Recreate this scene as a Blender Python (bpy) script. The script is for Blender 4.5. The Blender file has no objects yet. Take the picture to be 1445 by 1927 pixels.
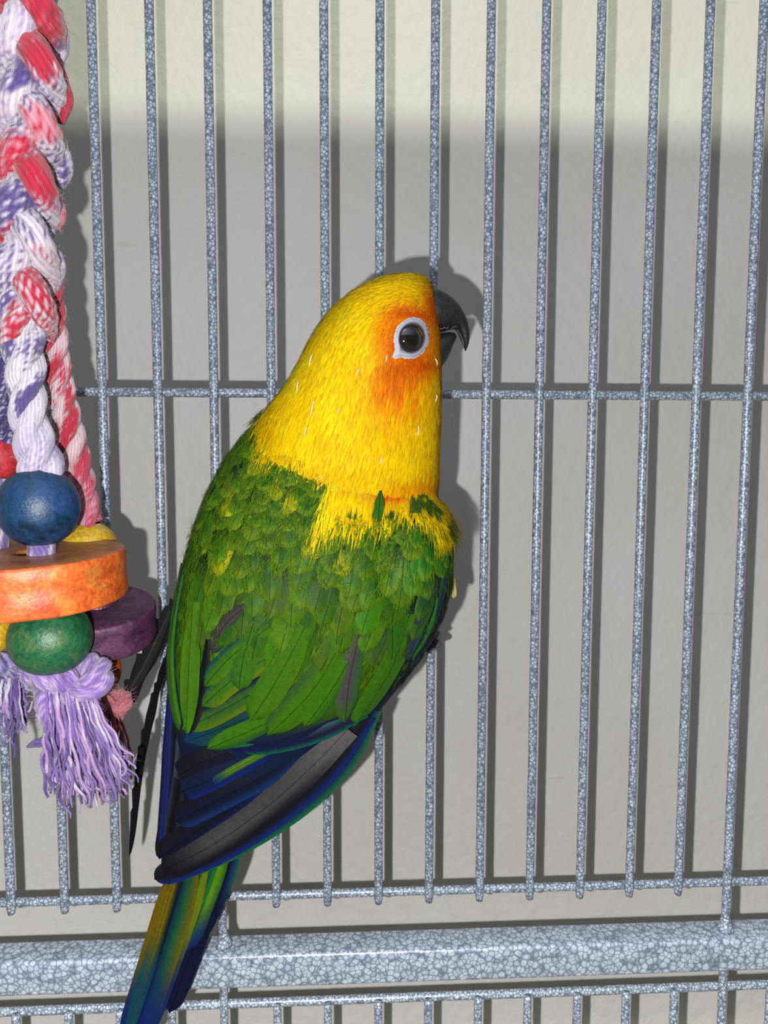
import bpy, bmesh, math, random
import numpy as np
from mathutils import Vector, Matrix, noise
from mathutils.bvhtree import BVHTree
random.seed(7)
np.random.seed(7)
S = 0.001                      # the code below measures in millimetres
sc = bpy.context.scene
# ------------------------------------------------------------------ camera
FPX = 1336.0
CAM = Vector((84.26, -251.5, -21.86))
_R = [(0.99874613, -0.00223362, -0.05001174), (-0.00173098, 0.99686597, -0.07909004), (0.05003166, 0.07907744, 0.99561217)]
RIGHT, DOWN, FWD = [Vector((r[0], r[2], -r[1])) for r in _R]
cd = bpy.data.cameras.new('camera')
cam = bpy.data.objects.new('camera', cd)
sc.collection.objects.link(cam)
cd.sensor_fit = 'HORIZONTAL'
cd.sensor_width = 36
cd.lens = 36 * FPX / 1445
cd.clip_start = 0.01
cd.clip_end = 50
M = Matrix((RIGHT, -DOWN, -FWD)).transposed().to_4x4()
M.translation = CAM * S
cam.matrix_world = M
sc.camera = cam
# ------------------------------------------------------------------ world, lights, exposure
w = bpy.data.worlds.new('room_light')
sc.world = w
w.use_nodes = True
w.node_tree.nodes['Background'].inputs['Color'].default_value = (1.0, 0.955, 0.79, 1)
w.node_tree.nodes['Background'].inputs['Strength'].default_value = 0.185
fl = bpy.data.lights.new('phone_flash', 'POINT')
fl.energy = 3.05
fl.shadow_soft_size = 0.0016
fl.use_nodes = True                      # off-axis boost, added to flatten the flash falloff
nt = fl.node_tree
em = nt.nodes['Emission']
tc = nt.nodes.new('ShaderNodeTexCoord')
sp = nt.nodes.new('ShaderNodeSeparateXYZ')
ab = nt.nodes.new('ShaderNodeMath'); ab.operation = 'ABSOLUTE'
mx = nt.nodes.new('ShaderNodeMath'); mx.operation = 'MAXIMUM'; mx.inputs[1].default_value = 0.58
pw = nt.nodes.new('ShaderNodeMath'); pw.operation = 'POWER'; pw.inputs[1].default_value = -3.1
nt.links.new(tc.outputs['Normal'], sp.inputs[0])
nt.links.new(sp.outputs['Z'], ab.inputs[0])
nt.links.new(ab.outputs[0], mx.inputs[0])
nt.links.new(mx.outputs[0], pw.inputs[0])
nt.links.new(pw.outputs[0], em.inputs['Strength'])
flo = bpy.data.objects.new('phone_flash', fl)
sc.collection.objects.link(flo)
M2 = M.copy(); M2.translation = (CAM - RIGHT * 17 + DOWN * 13) * S
flo.matrix_world = M2 @ Matrix.Rotation(math.radians(9), 4, 'X')   # tilted up so the off-axis boost brightens the lower wall
WALL_Y = 70.0
ROOF_Z = 172.0
LAMP_EDGE_Z = 119.0            # where the shade of the cage roof ends on the wall
ld = bpy.data.lights.new('ceiling_lamp', 'AREA')
ld.shape = 'DISK'; ld.size = 0.38; ld.energy = 37; ld.color = (0.95, 1.0, 0.84)
lo = bpy.data.objects.new('ceiling_lamp', ld)
sc.collection.objects.link(lo)
_d = Vector((0, -(WALL_Y - 4), ROOF_Z - LAMP_EDGE_Z)).normalized()
lo.location = (Vector((150, 4, ROOF_Z)) + _d * 1900) * S
lo.rotation_euler = (_d).to_track_quat('Z', 'Y').to_euler()
vs = sc.view_settings
vs.view_transform = 'Standard'; vs.look = 'None'; vs.gamma = 1; vs.use_curve_mapping = False; vs.exposure = 0.0

# ------------------------------------------------------------------ helpers
def ray(x, y):
    return (RIGHT * ((x - 722.5) / FPX) + DOWN * ((y - 963.5) / FPX) + FWD)
def at(x, y, Y):
    d = ray(x, y)
    return CAM + d * ((Y - CAM.y) / d.y)
def proj(P):
    q = P - CAM
    z = q.dot(FWD)
    return 722.5 + FPX * q.dot(RIGHT) / z, 963.5 + FPX * q.dot(DOWN) / z
def lin1(c):
    c /= 255.0
    return c / 12.92 if c <= 0.04045 else ((c + 0.055) / 1.055) ** 2.4
def lin(c, k=1.0):
    return tuple(lin1(v) * k for v in c)
def mix(a, b, t):
    return tuple(a[i] + (b[i] - a[i]) * t for i in range(3))
def sst(a, b, x):
    t = min(1, max(0, (x - a) / (b - a)))
    return t * t * (3 - 2 * t)
def nz(x, y, z=0.0):
    return noise.noise(Vector((x, y, z)))
def tag(o, label=None, cat=None, group=None, kind=None):
    if label: o['label'] = label
    if cat: o['category'] = cat
    if group: o['group'] = group
    if kind: o['kind'] = kind
    return o
def empty(name, loc_mm):
    o = bpy.data.objects.new(name, None)
    o.empty_display_size = 0.01
    o.location = loc_mm * S
    sc.collection.objects.link(o)
    o['base'] = (loc_mm.x, loc_mm.y, loc_mm.z)
    return o
def origin_of(o):
    return Vector(o['base']) if o is not None and 'base' in o else Vector((0, 0, 0))
def mesh_obj(name, V, F, mat, parent=None, cols=None, uvs=None, smooth=True, root=None):
    """V in world millimetres; cols per vertex (linear rgb); uvs per vertex"""
    org = origin_of(root if root is not None else parent)
    me = bpy.data.meshes.new(name)
    me.from_pydata([((v[0] - org.x) * S, (v[1] - org.y) * S, (v[2] - org.z) * S) for v in V], [], F)
    if smooth:
        me.shade_smooth()
    if cols is not None:
        a = me.color_attributes.new('Col', 'FLOAT_COLOR', 'POINT')
        arr = np.ones((len(V), 4), np.float32)
        arr[:, :3] = np.asarray(cols, np.float32)
        a.data.foreach_set('color', arr.ravel())
    if uvs is not None:
        ul = me.uv_layers.new(name='UVMap')
        li = np.empty(len(me.loops), np.int32)
        me.loops.foreach_get('vertex_index', li)
        ul.data.foreach_set('uv', np.asarray(uvs, np.float32)[li].ravel())
    me.materials.append(mat)
    o = bpy.data.objects.new(name, me)
    sc.collection.objects.link(o)
    if parent is not None:
        o.parent = parent
    return o
def tube(pts, radii, n=12, cap=True, rfn=None, up=None):
    """sweep; returns V, F, UV(u 0..1, v mm)"""
    V, F, UV = [], [], []
    T = []
    for i in range(len(pts)):
        a = pts[max(0, i - 1)]; b = pts[min(len(pts) - 1, i + 1)]
        T.append((b - a).normalized())
    nrm = T[0].orthogonal().normalized() if up is None else (up - T[0] * up.dot(T[0])).normalized()
    s = 0
    for i, p in enumerate(pts):
        if i:
            nrm = (nrm - T[i] * nrm.dot(T[i])).normalized()
            s += (p - pts[i - 1]).length
        bn = T[i].cross(nrm)
        for k in range(n):
            a = 2 * math.pi * k / n
            r = radii[i] * (rfn(k / n, s) if rfn else 1)
            V.append(p + nrm * (math.cos(a) * r) + bn * (math.sin(a) * r))
            UV.append((k / n, s))
    m = len(pts)
    for i in range(m - 1):
        for k in range(n):
            k2 = (k + 1) % n
            F.append((i * n + k, i * n + k2, (i + 1) * n + k2, (i + 1) * n + k))
    if cap:
        F.append(tuple(range(n - 1, -1, -1)))
        F.append(tuple((m - 1) * n + k for k in range(n)))
    return V, F, UV
def crom(P, n):
    """Catmull-Rom resample of tuples to n+1 points"""
    P = [np.array(p, float) for p in P]
    if len(P) == 2:
        return [P[0] + (P[1] - P[0]) * i / n for i in range(n + 1)]
    Q = [2 * P[0] - P[1]] + P + [2 * P[-1] - P[-2]]
    out = []
    for i in range(n + 1):
        u = i / n * (len(P) - 1)
        k = min(int(u), len(P) - 2); t = u - k
        a, b, c, d = Q[k:k + 4]
        out.append(0.5 * (2 * b + (c - a) * t + (2 * a - 5 * b + 4 * c - d) * t * t + (3 * b - a - 3 * c + d) * t ** 3))
    return out

# ------------------------------------------------------------------ materials
def newmat(name):
    m = bpy.data.materials.new(name)
    m.use_nodes = True
    return m, m.node_tree, m.node_tree.nodes['Principled BSDF']
def N(nt, typ, **kw):
    n = nt.nodes.new(typ)
    for k, v in kw.items():
        if k.startswith('i_'):
            key = k[2:]
            n.inputs[int(key) if key.isdigit() else key.replace('_', ' ')].default_value = v
        else:
            setattr(n, k, v)
    return n
def ramp(nt, stops, interp='LINEAR'):
    r = nt.nodes.new('ShaderNodeValToRGB')
    r.color_ramp.interpolation = interp
    e = r.color_ramp.elements
    while len(e) < len(stops):
        e.new(0.5)
    for i, (p, c) in enumerate(stops):
        e[i].position = p
        e[i].color = (*c, 1)
    return r
def math_n(nt, op, a, b=None, clamp=False):
    n = nt.nodes.new('ShaderNodeMath'); n.operation = op; n.use_clamp = clamp
    for i, v in enumerate((a, b)):
        if v is None: continue
        if isinstance(v, (int, float)): n.inputs[i].default_value = v
        else: nt.links.new(v, n.inputs[i])
    return n.outputs[0]

def wall_material():
    m, nt, b = newmat('wall_paint')
    tc = N(nt, 'ShaderNodeTexCoord')
    n1 = N(nt, 'ShaderNodeTexNoise', i_Scale=9.0, i_Detail=3.0)
    nt.links.new(tc.outputs['Object'], n1.inputs['Vector'])
    r = ramp(nt, [(0.3, (0.415, 0.395, 0.375)), (0.7, (0.445, 0.43, 0.415))])
    nt.links.new(n1.outputs['Fac'], r.inputs['Fac'])
    # scuffs
    n2 = N(nt, 'ShaderNodeTexNoise', i_Scale=55.0, i_Detail=2.0)
    mp = N(nt, 'ShaderNodeMapping'); mp.inputs['Scale'].default_value = (0.35, 1, 2.2)
    nt.links.new(tc.outputs['Object'], mp.inputs['Vector'])
    nt.links.new(mp.outputs[0], n2.inputs['Vector'])
    r2 = ramp(nt, [(0.74, (0, 0, 0)), (0.80, (1, 1, 1))])
    nt.links.new(n2.outputs['Fac'], r2.inputs['Fac'])
    mm = N(nt, 'ShaderNodeMixRGB'); mm.inputs[2].default_value = (0.30, 0.27, 0.25, 1)
    f = math_n(nt, 'MULTIPLY', r2.outputs[0], 0.5)
    nt.links.new(f, mm.inputs[0]); nt.links.new(r.outputs[0], mm.inputs[1])
    nt.links.new(mm.outputs[0], b.inputs['Base Color'])
    b.inputs['Roughness'].default_value = 0.5
    b.inputs['Specular IOR Level'].default_value = 0.2
    n3 = N(nt, 'ShaderNodeTexNoise', i_Scale=210.0, i_Detail=2.5, i_Roughness=0.5)
    nt.links.new(tc.outputs['Object'], n3.inputs['Vector'])
    n4 = N(nt, 'ShaderNodeTexNoise', i_Scale=45.0, i_Detail=2.0)
    nt.links.new(tc.outputs['Object'], n4.inputs['Vector'])
    s = math_n(nt, 'ADD', n3.outputs['Fac'], n4.outputs['Fac'])
    bp = N(nt, 'ShaderNodeBump', i_Strength=0.75, i_Distance=0.0006)
    nt.links.new(s, bp.inputs['Height']); nt.links.new(bp.outputs[0], b.inputs['Normal'])
    return m

def hammer_material(vscale=640.0, kk=1.0, sw=1.0):
    """grey-blue hammertone enamel: pale rounded flakes with darker seams"""
    m, nt, b = newmat('hammertone_enamel')
    tc = N(nt, 'ShaderNodeTexCoord')
    oi = N(nt, 'ShaderNodeObjectInfo')
    ad = N(nt, 'ShaderNodeVectorMath', operation='ADD')
    cmb = N(nt, 'ShaderNodeCombineXYZ')
    nt.links.new(oi.outputs['Random'], cmb.inputs[0]); nt.links.new(oi.outputs['Random'], cmb.inputs[2])
    nt.links.new(tc.outputs['Object'], ad.inputs[0]); nt.links.new(cmb.outputs[0], ad.inputs[1])
    n0 = N(nt, 'ShaderNodeTexNoise', i_Scale=900.0, i_Detail=1.0)
    nt.links.new(ad.outputs[0], n0.inputs['Vector'])
    mxv = N(nt, 'ShaderNodeMixRGB', i_Fac=0.0006); mxv.blend_type = 'ADD'
    nt.links.new(ad.outputs[0], mxv.inputs[1]); nt.links.new(n0.outputs['Color'], mxv.inputs[2])
    v = N(nt, 'ShaderNodeTexVoronoi', i_Scale=vscale); v.feature = 'F1'
    nt.links.new(mxv.outputs[0], v.inputs['Vector'])
    v2 = N(nt, 'ShaderNodeTexVoronoi', i_Scale=vscale); v2.feature = 'DISTANCE_TO_EDGE'
    nt.links.new(mxv.outputs[0], v2.inputs['Vector'])
    dark, pale, mid = lin((98, 106, 118), kk), lin((168, 176, 188), kk), lin((134, 143, 156), kk)
    rim = ramp(nt, [(0.0, (0.84, 0.84, 0.85)), (0.13, (0.84, 0.84, 0.85)), (0.22, (1.05, 1.05, 1.05)), (0.42, (1.0, 1.0, 1.0)), (0.52, (0.86, 0.87, 0.89)), (0.66, (0.66, 0.68, 0.71))])
    nt.links.new(v.outputs['Distance'], rim.inputs['Fac'])
    seam = ramp(nt, [(0.0, mix(dark, mid, 0.4 / sw)), (0.03 * sw, mix(dark, mid, 1 / sw)), (0.10 * sw, pale)])
    nt.links.new(v2.outputs['Distance'], seam.inputs['Fac'])
    r = N(nt, 'ShaderNodeMixRGB', i_Fac=1.0); r.blend_type = 'MULTIPLY'
    nt.links.new(seam.outputs[0], r.inputs[1]); nt.links.new(rim.outputs[0], r.inputs[2])
    n5 = N(nt, 'ShaderNodeTexNoise', i_Scale=380.0, i_Detail=2.0)
    nt.links.new(ad.outputs[0], n5.inputs['Vector'])
    r5 = ramp(nt, [(0.38, (0.82, 0.83, 0.85)), (0.62, (1.06, 1.06, 1.05))])
    nt.links.new(n5.outputs['Fac'], r5.inputs['Fac'])
    mu = N(nt, 'ShaderNodeMixRGB', i_Fac=1.0); mu.blend_type = 'MULTIPLY'
    nt.links.new(r.outputs[0], mu.inputs[1]); nt.links.new(r5.outputs[0], mu.inputs[2])
    # little rust spots
    n6 = N(nt, 'ShaderNodeTexNoise', i_Scale=62.0, i_Detail=3.0)
    nt.links.new(ad.outputs[0], n6.inputs['Vector'])
    r6 = ramp(nt, [(0.755, (0, 0, 0)), (0.79, (1, 1, 1))])
    nt.links.new(n6.outputs['Fac'], r6.inputs['Fac'])
    mr = N(nt, 'ShaderNodeMixRGB'); mr.inputs[2].default_value = (*lin((150, 105, 60)), 1)
    nt.links.new(math_n(nt, 'MULTIPLY', r6.outputs[0], 0.8), mr.inputs[0]); nt.links.new(mu.outputs[0], mr.inputs[1])
    nt.links.new(mr.outputs[0], b.inputs['Base Color'])
    b.inputs['Metallic'].default_value = 0.05
    b.inputs['Roughness'].default_value = 0.38
    bp = N(nt, 'ShaderNodeBump', i_Strength=0.55, i_Distance=0.00018)
    nt.links.new(v2.outputs['Distance'], bp.inputs['Height']); nt.links.new(bp.outputs[0], b.inputs['Normal'])
    return m

def feather_material():
    m, nt, b = newmat('feather_vane')
    at_ = N(nt, 'ShaderNodeAttribute', attribute_name='Col')
    uv = N(nt, 'ShaderNodeUVMap', uv_map='UVMap')
    sx = N(nt, 'ShaderNodeSeparateXYZ')
    nt.links.new(uv.outputs[0], sx.inputs[0])
    au = math_n(nt, 'ABSOLUTE', sx.outputs['X'])
    q = math_n(nt, 'SUBTRACT', sx.outputs['Y'], math_n(nt, 'MULTIPLY', au, 1.25))
    nn = N(nt, 'ShaderNodeTexNoise', i_Scale=1.3, i_Detail=2.0)
    nt.links.new(uv.outputs[0], nn.inputs['Vector'])
    q = math_n(nt, 'ADD', q, math_n(nt, 'MULTIPLY', nn.outputs['Fac'], 0.9))
    wv = math_n(nt, 'SINE', math_n(nt, 'MULTIPLY', q, 2 * math.pi / 0.47))
    wv01 = math_n(nt, 'ADD', math_n(nt, 'MULTIPLY', wv, 0.5), 0.5)
    k = math_n(nt, 'ADD', math_n(nt, 'MULTIPLY', wv01, 0.58), 0.76)
    n2 = N(nt, 'ShaderNodeTexNoise', i_Scale=0.55, i_Detail=3.0)
    nt.links.new(uv.outputs[0], n2.inputs['Vector'])
    k = math_n(nt, 'MULTIPLY', k, math_n(nt, 'ADD', math_n(nt, 'MULTIPLY', n2.outputs['Fac'], 0.7), 0.62))
    # rachis
    rs = math_n(nt, 'SUBTRACT', 1.0, math_n(nt, 'MULTIPLY', au, 5.5), clamp=True)
    k = math_n(nt, 'MULTIPLY', k, math_n(nt, 'SUBTRACT', 1.0, math_n(nt, 'MULTIPLY', rs, 0.85)))
    vm = N(nt, 'ShaderNodeVectorMath', operation='SCALE')
    nt.links.new(at_.outputs['Color'], vm.inputs[0]); nt.links.new(k, vm.inputs['Scale'])
    nt.links.new(vm.outputs[0], b.inputs['Base Color'])
    b.inputs['Roughness'].default_value = 0.5
    b.inputs['Specular IOR Level'].default_value = 0.08
    bp = N(nt, 'ShaderNodeBump', i_Strength=0.25, i_Distance=0.00012)
    nt.links.new(wv01, bp.inputs['Height']); nt.links.new(bp.outputs[0], b.inputs['Normal'])
    return m

def attr_material(name, rough=0.6, spec=0.25, bump=0.0, bscale=3000, sheen=0.0):
    m, nt, b = newmat(name)
    at_ = N(nt, 'ShaderNodeAttribute', attribute_name='Col')
    nt.links.new(at_.outputs['Color'], b.inputs['Base Color'])
    b.inputs['Roughness'].default_value = rough
    b.inputs['Specular IOR Level'].default_value = spec
    b.inputs['Sheen Weight'].default_value = sheen
    if bump:
        tc = N(nt, 'ShaderNodeTexCoord')
        n3 = N(nt, 'ShaderNodeTexNoise', i_Scale=float(bscale), i_Detail=3.0)
        nt.links.new(tc.outputs['Object'], n3.inputs['Vector'])
        bp = N(nt, 'ShaderNodeBump', i_Strength=bump, i_Distance=0.0003)
        nt.links.new(n3.outputs['Fac'], bp.inputs['Height']); nt.links.new(bp.outputs[0], b.inputs['Normal'])
    return m

def yarn_material():
    m, nt, b = newmat('cotton_yarn')
    at_ = N(nt, 'ShaderNodeAttribute', attribute_name='Col')
    uv = N(nt, 'ShaderNodeUVMap', uv_map='UVMap')
    sx = N(nt, 'ShaderNodeSeparateXYZ')
    nt.links.new(uv.outputs[0], sx.inputs[0])
    tw = math_n(nt, 'ADD', sx.outputs['X'], math_n(nt, 'MULTIPLY', sx.outputs['Y'], 0.022))
    cb = N(nt, 'ShaderNodeCombineXYZ')
    nt.links.new(math_n(nt, 'MULTIPLY', tw, 60.0), cb.inputs[0])
    nt.links.new(math_n(nt, 'MULTIPLY', sx.outputs['Y'], 0.35), cb.inputs[1])
    nn = N(nt, 'ShaderNodeTexNoise', i_Scale=1.0, i_Detail=3.0)
    nt.links.new(cb.outputs[0], nn.inputs['Vector'])
    k = math_n(nt, 'ADD', math_n(nt, 'MULTIPLY', nn.outputs['Fac'], 0.9), math_n(nt, 'ADD', math_n(nt, 'MULTIPLY', math_n(nt, 'SINE', math_n(nt, 'MULTIPLY', tw, 2 * math.pi * 17)), 0.14), 0.55))
    vm = N(nt, 'ShaderNodeVectorMath', operation='SCALE')
    nt.links.new(at_.outputs['Color'], vm.inputs[0]); nt.links.new(k, vm.inputs['Scale'])
    nt.links.new(vm.outputs[0], b.inputs['Base Color'])
    b.inputs['Roughness'].default_value = 0.8
    b.inputs['Specular IOR Level'].default_value = 0.15
    b.inputs['Sheen Weight'].default_value = 0.25
    bp = N(nt, 'ShaderNodeBump', i_Strength=0.8, i_Distance=0.0004)
    nt.links.new(nn.outputs['Fac'], bp.inputs['Height']); nt.links.new(bp.outputs[0], b.inputs['Normal'])
    return m

def wood_material(name, c1, c2, c3, rough=0.38, scale=160):
    m, nt, b = newmat(name)
    tc = N(nt, 'ShaderNodeTexCoord')
    n1 = N(nt, 'ShaderNodeTexNoise', i_Scale=float(scale), i_Detail=5.0, i_Roughness=0.65, i_Distortion=0.8)
    nt.links.new(tc.outputs['Object'], n1.inputs['Vector'])
    r = ramp(nt, [(0.32, tuple(v * 1.15 for v in c1)), (0.5, tuple(v * 1.15 for v in c2)), (0.68, tuple(v * 1.15 for v in c3))])
    nt.links.new(n1.outputs['Fac'], r.inputs['Fac'])
    n2 = N(nt, 'ShaderNodeTexNoise', i_Scale=scale * 5.5, i_Detail=4.0, i_Roughness=0.7)
    nt.links.new(tc.outputs['Object'], n2.inputs['Vector'])
    r2 = ramp(nt, [(0.32, (0.62, 0.62, 0.62)), (0.62, (1.15, 1.15, 1.15))])
    nt.links.new(n2.outputs['Fac'], r2.inputs['Fac'])
    mu = N(nt, 'ShaderNodeMixRGB', i_Fac=1.0); mu.blend_type = 'MULTIPLY'
    nt.links.new(r.outputs[0], mu.inputs[1]); nt.links.new(r2.outputs[0], mu.inputs[2])
    at_ = N(nt, 'ShaderNodeAttribute', attribute_name='Col')
    mu2 = N(nt, 'ShaderNodeMixRGB', i_Fac=1.0); mu2.blend_type = 'MULTIPLY'
    nt.links.new(mu.outputs[0], mu2.inputs[1]); nt.links.new(at_.outputs['Color'], mu2.inputs[2])
    nt.links.new(mu2.outputs[0], b.inputs['Base Color'])
    b.inputs['Roughness'].default_value = rough
    b.inputs['Specular IOR Level'].default_value = 0.35
    bp = N(nt, 'ShaderNodeBump', i_Strength=0.5, i_Distance=0.0004)
    nt.links.new(n2.outputs['Fac'], bp.inputs['Height']); nt.links.new(bp.outputs[0], b.inputs['Normal'])
    return m

def plain(name, col, rough=0.5, spec=0.5, bump=0.0, bscale=900.0, var=0.25):
    m, nt, b = newmat(name)
    tc = N(nt, 'ShaderNodeTexCoord')
    n1 = N(nt, 'ShaderNodeTexNoise', i_Scale=float(bscale), i_Detail=4.0)
    nt.links.new(tc.outputs['Object'], n1.inputs['Vector'])
    r = ramp(nt, [(0.3, tuple(c * (1 - var) for c in col)), (0.7, tuple(c * (1 + var) for c in col))])
    nt.links.new(n1.outputs['Fac'], r.inputs['Fac'])
    nt.links.new(r.outputs[0], b.inputs['Base Color'])
    b.inputs['Roughness'].default_value = rough
    b.inputs['Specular IOR Level'].default_value = spec
    if bump:
        bp = N(nt, 'ShaderNodeBump', i_Strength=bump, i_Distance=0.0003)
        nt.links.new(n1.outputs['Fac'], bp.inputs['Height']); nt.links.new(bp.outputs[0], b.inputs['Normal'])
    return m

M_WALL = wall_material()
M_HAM = hammer_material(820.0, 0.84, 2.2)
M_RAIL = hammer_material(500.0, 0.80, 1.15)
M_FEA = feather_material()
M_PLU = attr_material('plumage', 0.65, 0.08, 0.3, 2500)
M_BARB = attr_material('plumage_barbs', 0.65, 0.05)
M_YARN = yarn_material()
M_FUZZ = attr_material('yarn_fuzz', 0.85, 0.1)

# ------------------------------------------------------------------ setting: the wall
def box(name, x0, x1, y0, y1, z0, z1, mat, parent=None):
    V = [Vector((x, y, z)) for x in (x0, x1) for y in (y0, y1) for z in (z0, z1)]
    F = [(0, 1, 3, 2), (4, 6, 7, 5), (0, 4, 5, 1), (2, 3, 7, 6), (0, 2, 6, 4), (1, 5, 7, 3)]
    return mesh_obj(name, V, F, mat, parent, smooth=False)
wb = box('wall_back', -520, 700, WALL_Y, WALL_Y + 60, -620, 520, M_WALL)
tag(wb, kind='structure')
tag(wb, 'pale grey painted wall close behind the cage bars')

# ------------------------------------------------------------------ the cage
P_ = 19.0
CROSS_Z = (0.0, -185.1, -227.5)
cage = empty('bird_cage', Vector((100, 0, -250)))
tag(cage, 'grey-blue hammertone enamelled wire bird cage with upright bars and square bottom rail', 'cage')
def bar_mesh(name, z0, z1, r=1.55, seed=0, axis='Z', bulge=True):
    n = int(abs(z1 - z0) / 1.6)
    pts, rad = [], []
    for i in range(n + 1):
        z = z0 + (z1 - z0) * i / n
        pts.append(Vector((0, 0, z)) if axis == 'Z' else Vector((z, 0, 0)))
        rad.append(r)
    rad[0] = rad[-1] = r * 0.8
    V, F, UV = tube(pts, rad, 14, rfn=lambda u, s: 1 + 0.05 * noise.noise(Vector((math.cos(6.283 * u) * 1.6, math.sin(6.283 * u) * 1.6, s * 0.75 + seed))))
    me = bpy.data.meshes.new(name)
    me.from_pydata([tuple(v * S) for v in V], [], F)
    me.shade_smooth()
    me.materials.append(M_HAM)
    return me
def place_mesh(name, me, loc, parent):
    o = bpy.data.objects.new(name, me)
    sc.collection.objects.link(o)
    o.parent = parent
    o.location = (loc - origin_of(parent)) * S
    return o
upper = [bar_mesh('bar', CROSS_Z[1] - 2.6, ROOF_Z, seed=k * 31) for k in range(3)]
lower = [bar_mesh('bar', -420, CROSS_Z[2] + 1.0, seed=k * 17 + 5) for k in range(2)]
longm = bar_mesh('bar', -420, ROOF_Z, seed=77)
dx = {3: .45, 4: .3, 5: .15, 9: .1, 10: .1, 0: -.35, 1: -.45, 2: -.3}
for i in range(-8, 22):
    lg = (i - 2) % 10 == 0
    x = i * P_ + dx.get(i, 0.0)
    if lg:
        place_mesh('bar', longm, Vector((x, 0, 0)), cage)
    else:
        place_mesh('bar', upper[i % 3], Vector((x, 0, 0)), cage)
        place_mesh('bar', lower[i % 2], Vector((x, 0, 0)), cage)
for k, z in enumerate(CROSS_Z):
    me = bar_mesh('cross_bar', -8 * P_ - 12, 21 * P_ + 12, r=1.6, seed=k * 7, axis='X')
    place_mesh('cross_bar', me, Vector((0, 2.7, z)), cage)
# square bottom rail with rounded edges
def rail():
    yb, yf = 6.2, -6.2
    zt, zb = -202.4, -215.0
    r = 1.3
    prof = []
    for cx_, cz_, a0 in ((yf + r, zb + r, 180), (yb - r, zb + r, 270), (yb - r, zt - r, 0), (yf + r, zt - r, 90)):
        for j in range(5):
            a = math.radians(a0 + j * 22.5)
            prof.append((cx_ + r * math.cos(a), cz_ + r * math.sin(a)))
    xs = np.linspace(-170, 420, 60)
    V, F = [], []
    n = len(prof)
    for x in xs:
        for p in prof:
            V.append((x, p[0], p[1]))
    for i in range(len(xs) - 1):
        for k in range(n):
            F.append((i * n + k, (i + 1) * n + k, (i + 1) * n + (k + 1) % n, i * n + (k + 1) % n))
    F.append(tuple(range(n))); F.append(tuple((len(xs) - 1) * n + k for k in range(n - 1, -1, -1)))
    return mesh_obj('bottom_rail', V, F, M_RAIL, cage)
rail()
for i in (-8, 2, 12):
    # weld collar where a long bar meets the rail
    pts = [Vector((i * P_, 0, -202.4 + 5.0 * t / 6)) for t in range(7)]
    V, F, UV = tube(pts, [3.1 - 1.5 * sst(0, 1, t / 6) for t in range(7)], 14)
    mesh_obj('weld_collar', V, F, M_HAM, cage)
box('shade_roof_panel', -190, 420, -380, 3.6, ROOF_Z, ROOF_Z + 4, M_HAM, cage)  # unseen roof, put in to keep the ceiling lamp off the wall below

# ------------------------------------------------------------------ the parakeet
BK = 0.52                      # plumage albedo for a given look in the flash
bird = empty('parakeet', at(815, 1215, -4))
tag(bird, 'yellow-headed sun parakeet with green wings clinging to the cage bars, seen from behind', 'bird')
# closed lofts, each section: left edge px, right edge px, depth of its middle, half depth (mm)
HEAD = [((738, 519), (790, 519), -38, 3), ((700, 531), (808, 531), -38, 10), ((655, 556), (817, 552), -38.5, 14.5),
        ((616, 590), (823, 582), -39, 17), ((591, 625), (826, 615), -39.5, 18.5), ((572, 660), (828, 655), -40, 19),
        ((555, 695), (829, 700), -39.5, 19.3), ((533, 730), (829, 745), -39, 19.5), ((505, 765), (828, 795), -38.5, 20),
        ((488, 805), (826, 845), -38, 21), ((470, 845), (825, 895), -37, 21.5), ((480, 900), (822, 928), -35, 21),
        ((560, 960), (780, 970), -32, 14)]
TORSO = [((520, 772), (640, 800), -36, 8), ((463, 812), (700, 850), -35, 15), ((424, 862), (760, 895), -34.5, 20),
         ((390, 925), (820, 930), -34, 23.5), ((367, 985), (842, 975), -34, 25.5), ((350, 1045), (846, 1035), -34, 26.5),
         ((334, 1105), (844, 1095), -33.5, 26.5), ((323, 1165), (832, 1155), -33, 25.5), ((317, 1225), (806, 1215), -32, 24),
         ((320, 1285), (762, 1275), -31, 21.5), ((326, 1345), (705, 1345), -29.5, 18.5), ((334, 1405), (635, 1415), -28, 15.5),
         ((340, 1470), (555, 1490), -26.5, 12.5), ((344, 1535), (480, 1555), -25, 9), ((352, 1600), (440, 1610), -24, 5)]
SHOULDER = [((735, 912), (800, 918), -35, 8), ((690, 935), (834, 945), -35, 17), ((660, 975), (846, 982), -35, 22),
            ((640, 1030), (850, 1035), -35, 24.5), ((640, 1095), (848, 1095), -34.5, 24), ((660, 1150), (835, 1150), -34, 21),
            ((690, 1200), (800, 1200), -34, 14)]
def loft(secs, n=36):
    V, F = [], []
    for (l, r, yc, hd) in secs:
        a, b = at(l[0], l[1], yc), at(r[0], r[1], yc)
        c, sx = (a + b) / 2, (b - a) / 2
        for k in range(n):
            t = 2 * math.pi * k / n
            V.append(c + sx * math.cos(t) + Vector((0, 1, 0)) * (hd * math.sin(t)))
    m = len(secs)
    for i in range(m - 1):
        for k in range(n):
            F.append((i * n + k, i * n + (k + 1) % n, (i + 1) * n + (k + 1) % n, (i + 1) * n + k))
    F.append(tuple(range(n - 1, -1, -1))); F.append(tuple((m - 1) * n + k for k in range(n)))
    return V, F
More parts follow.
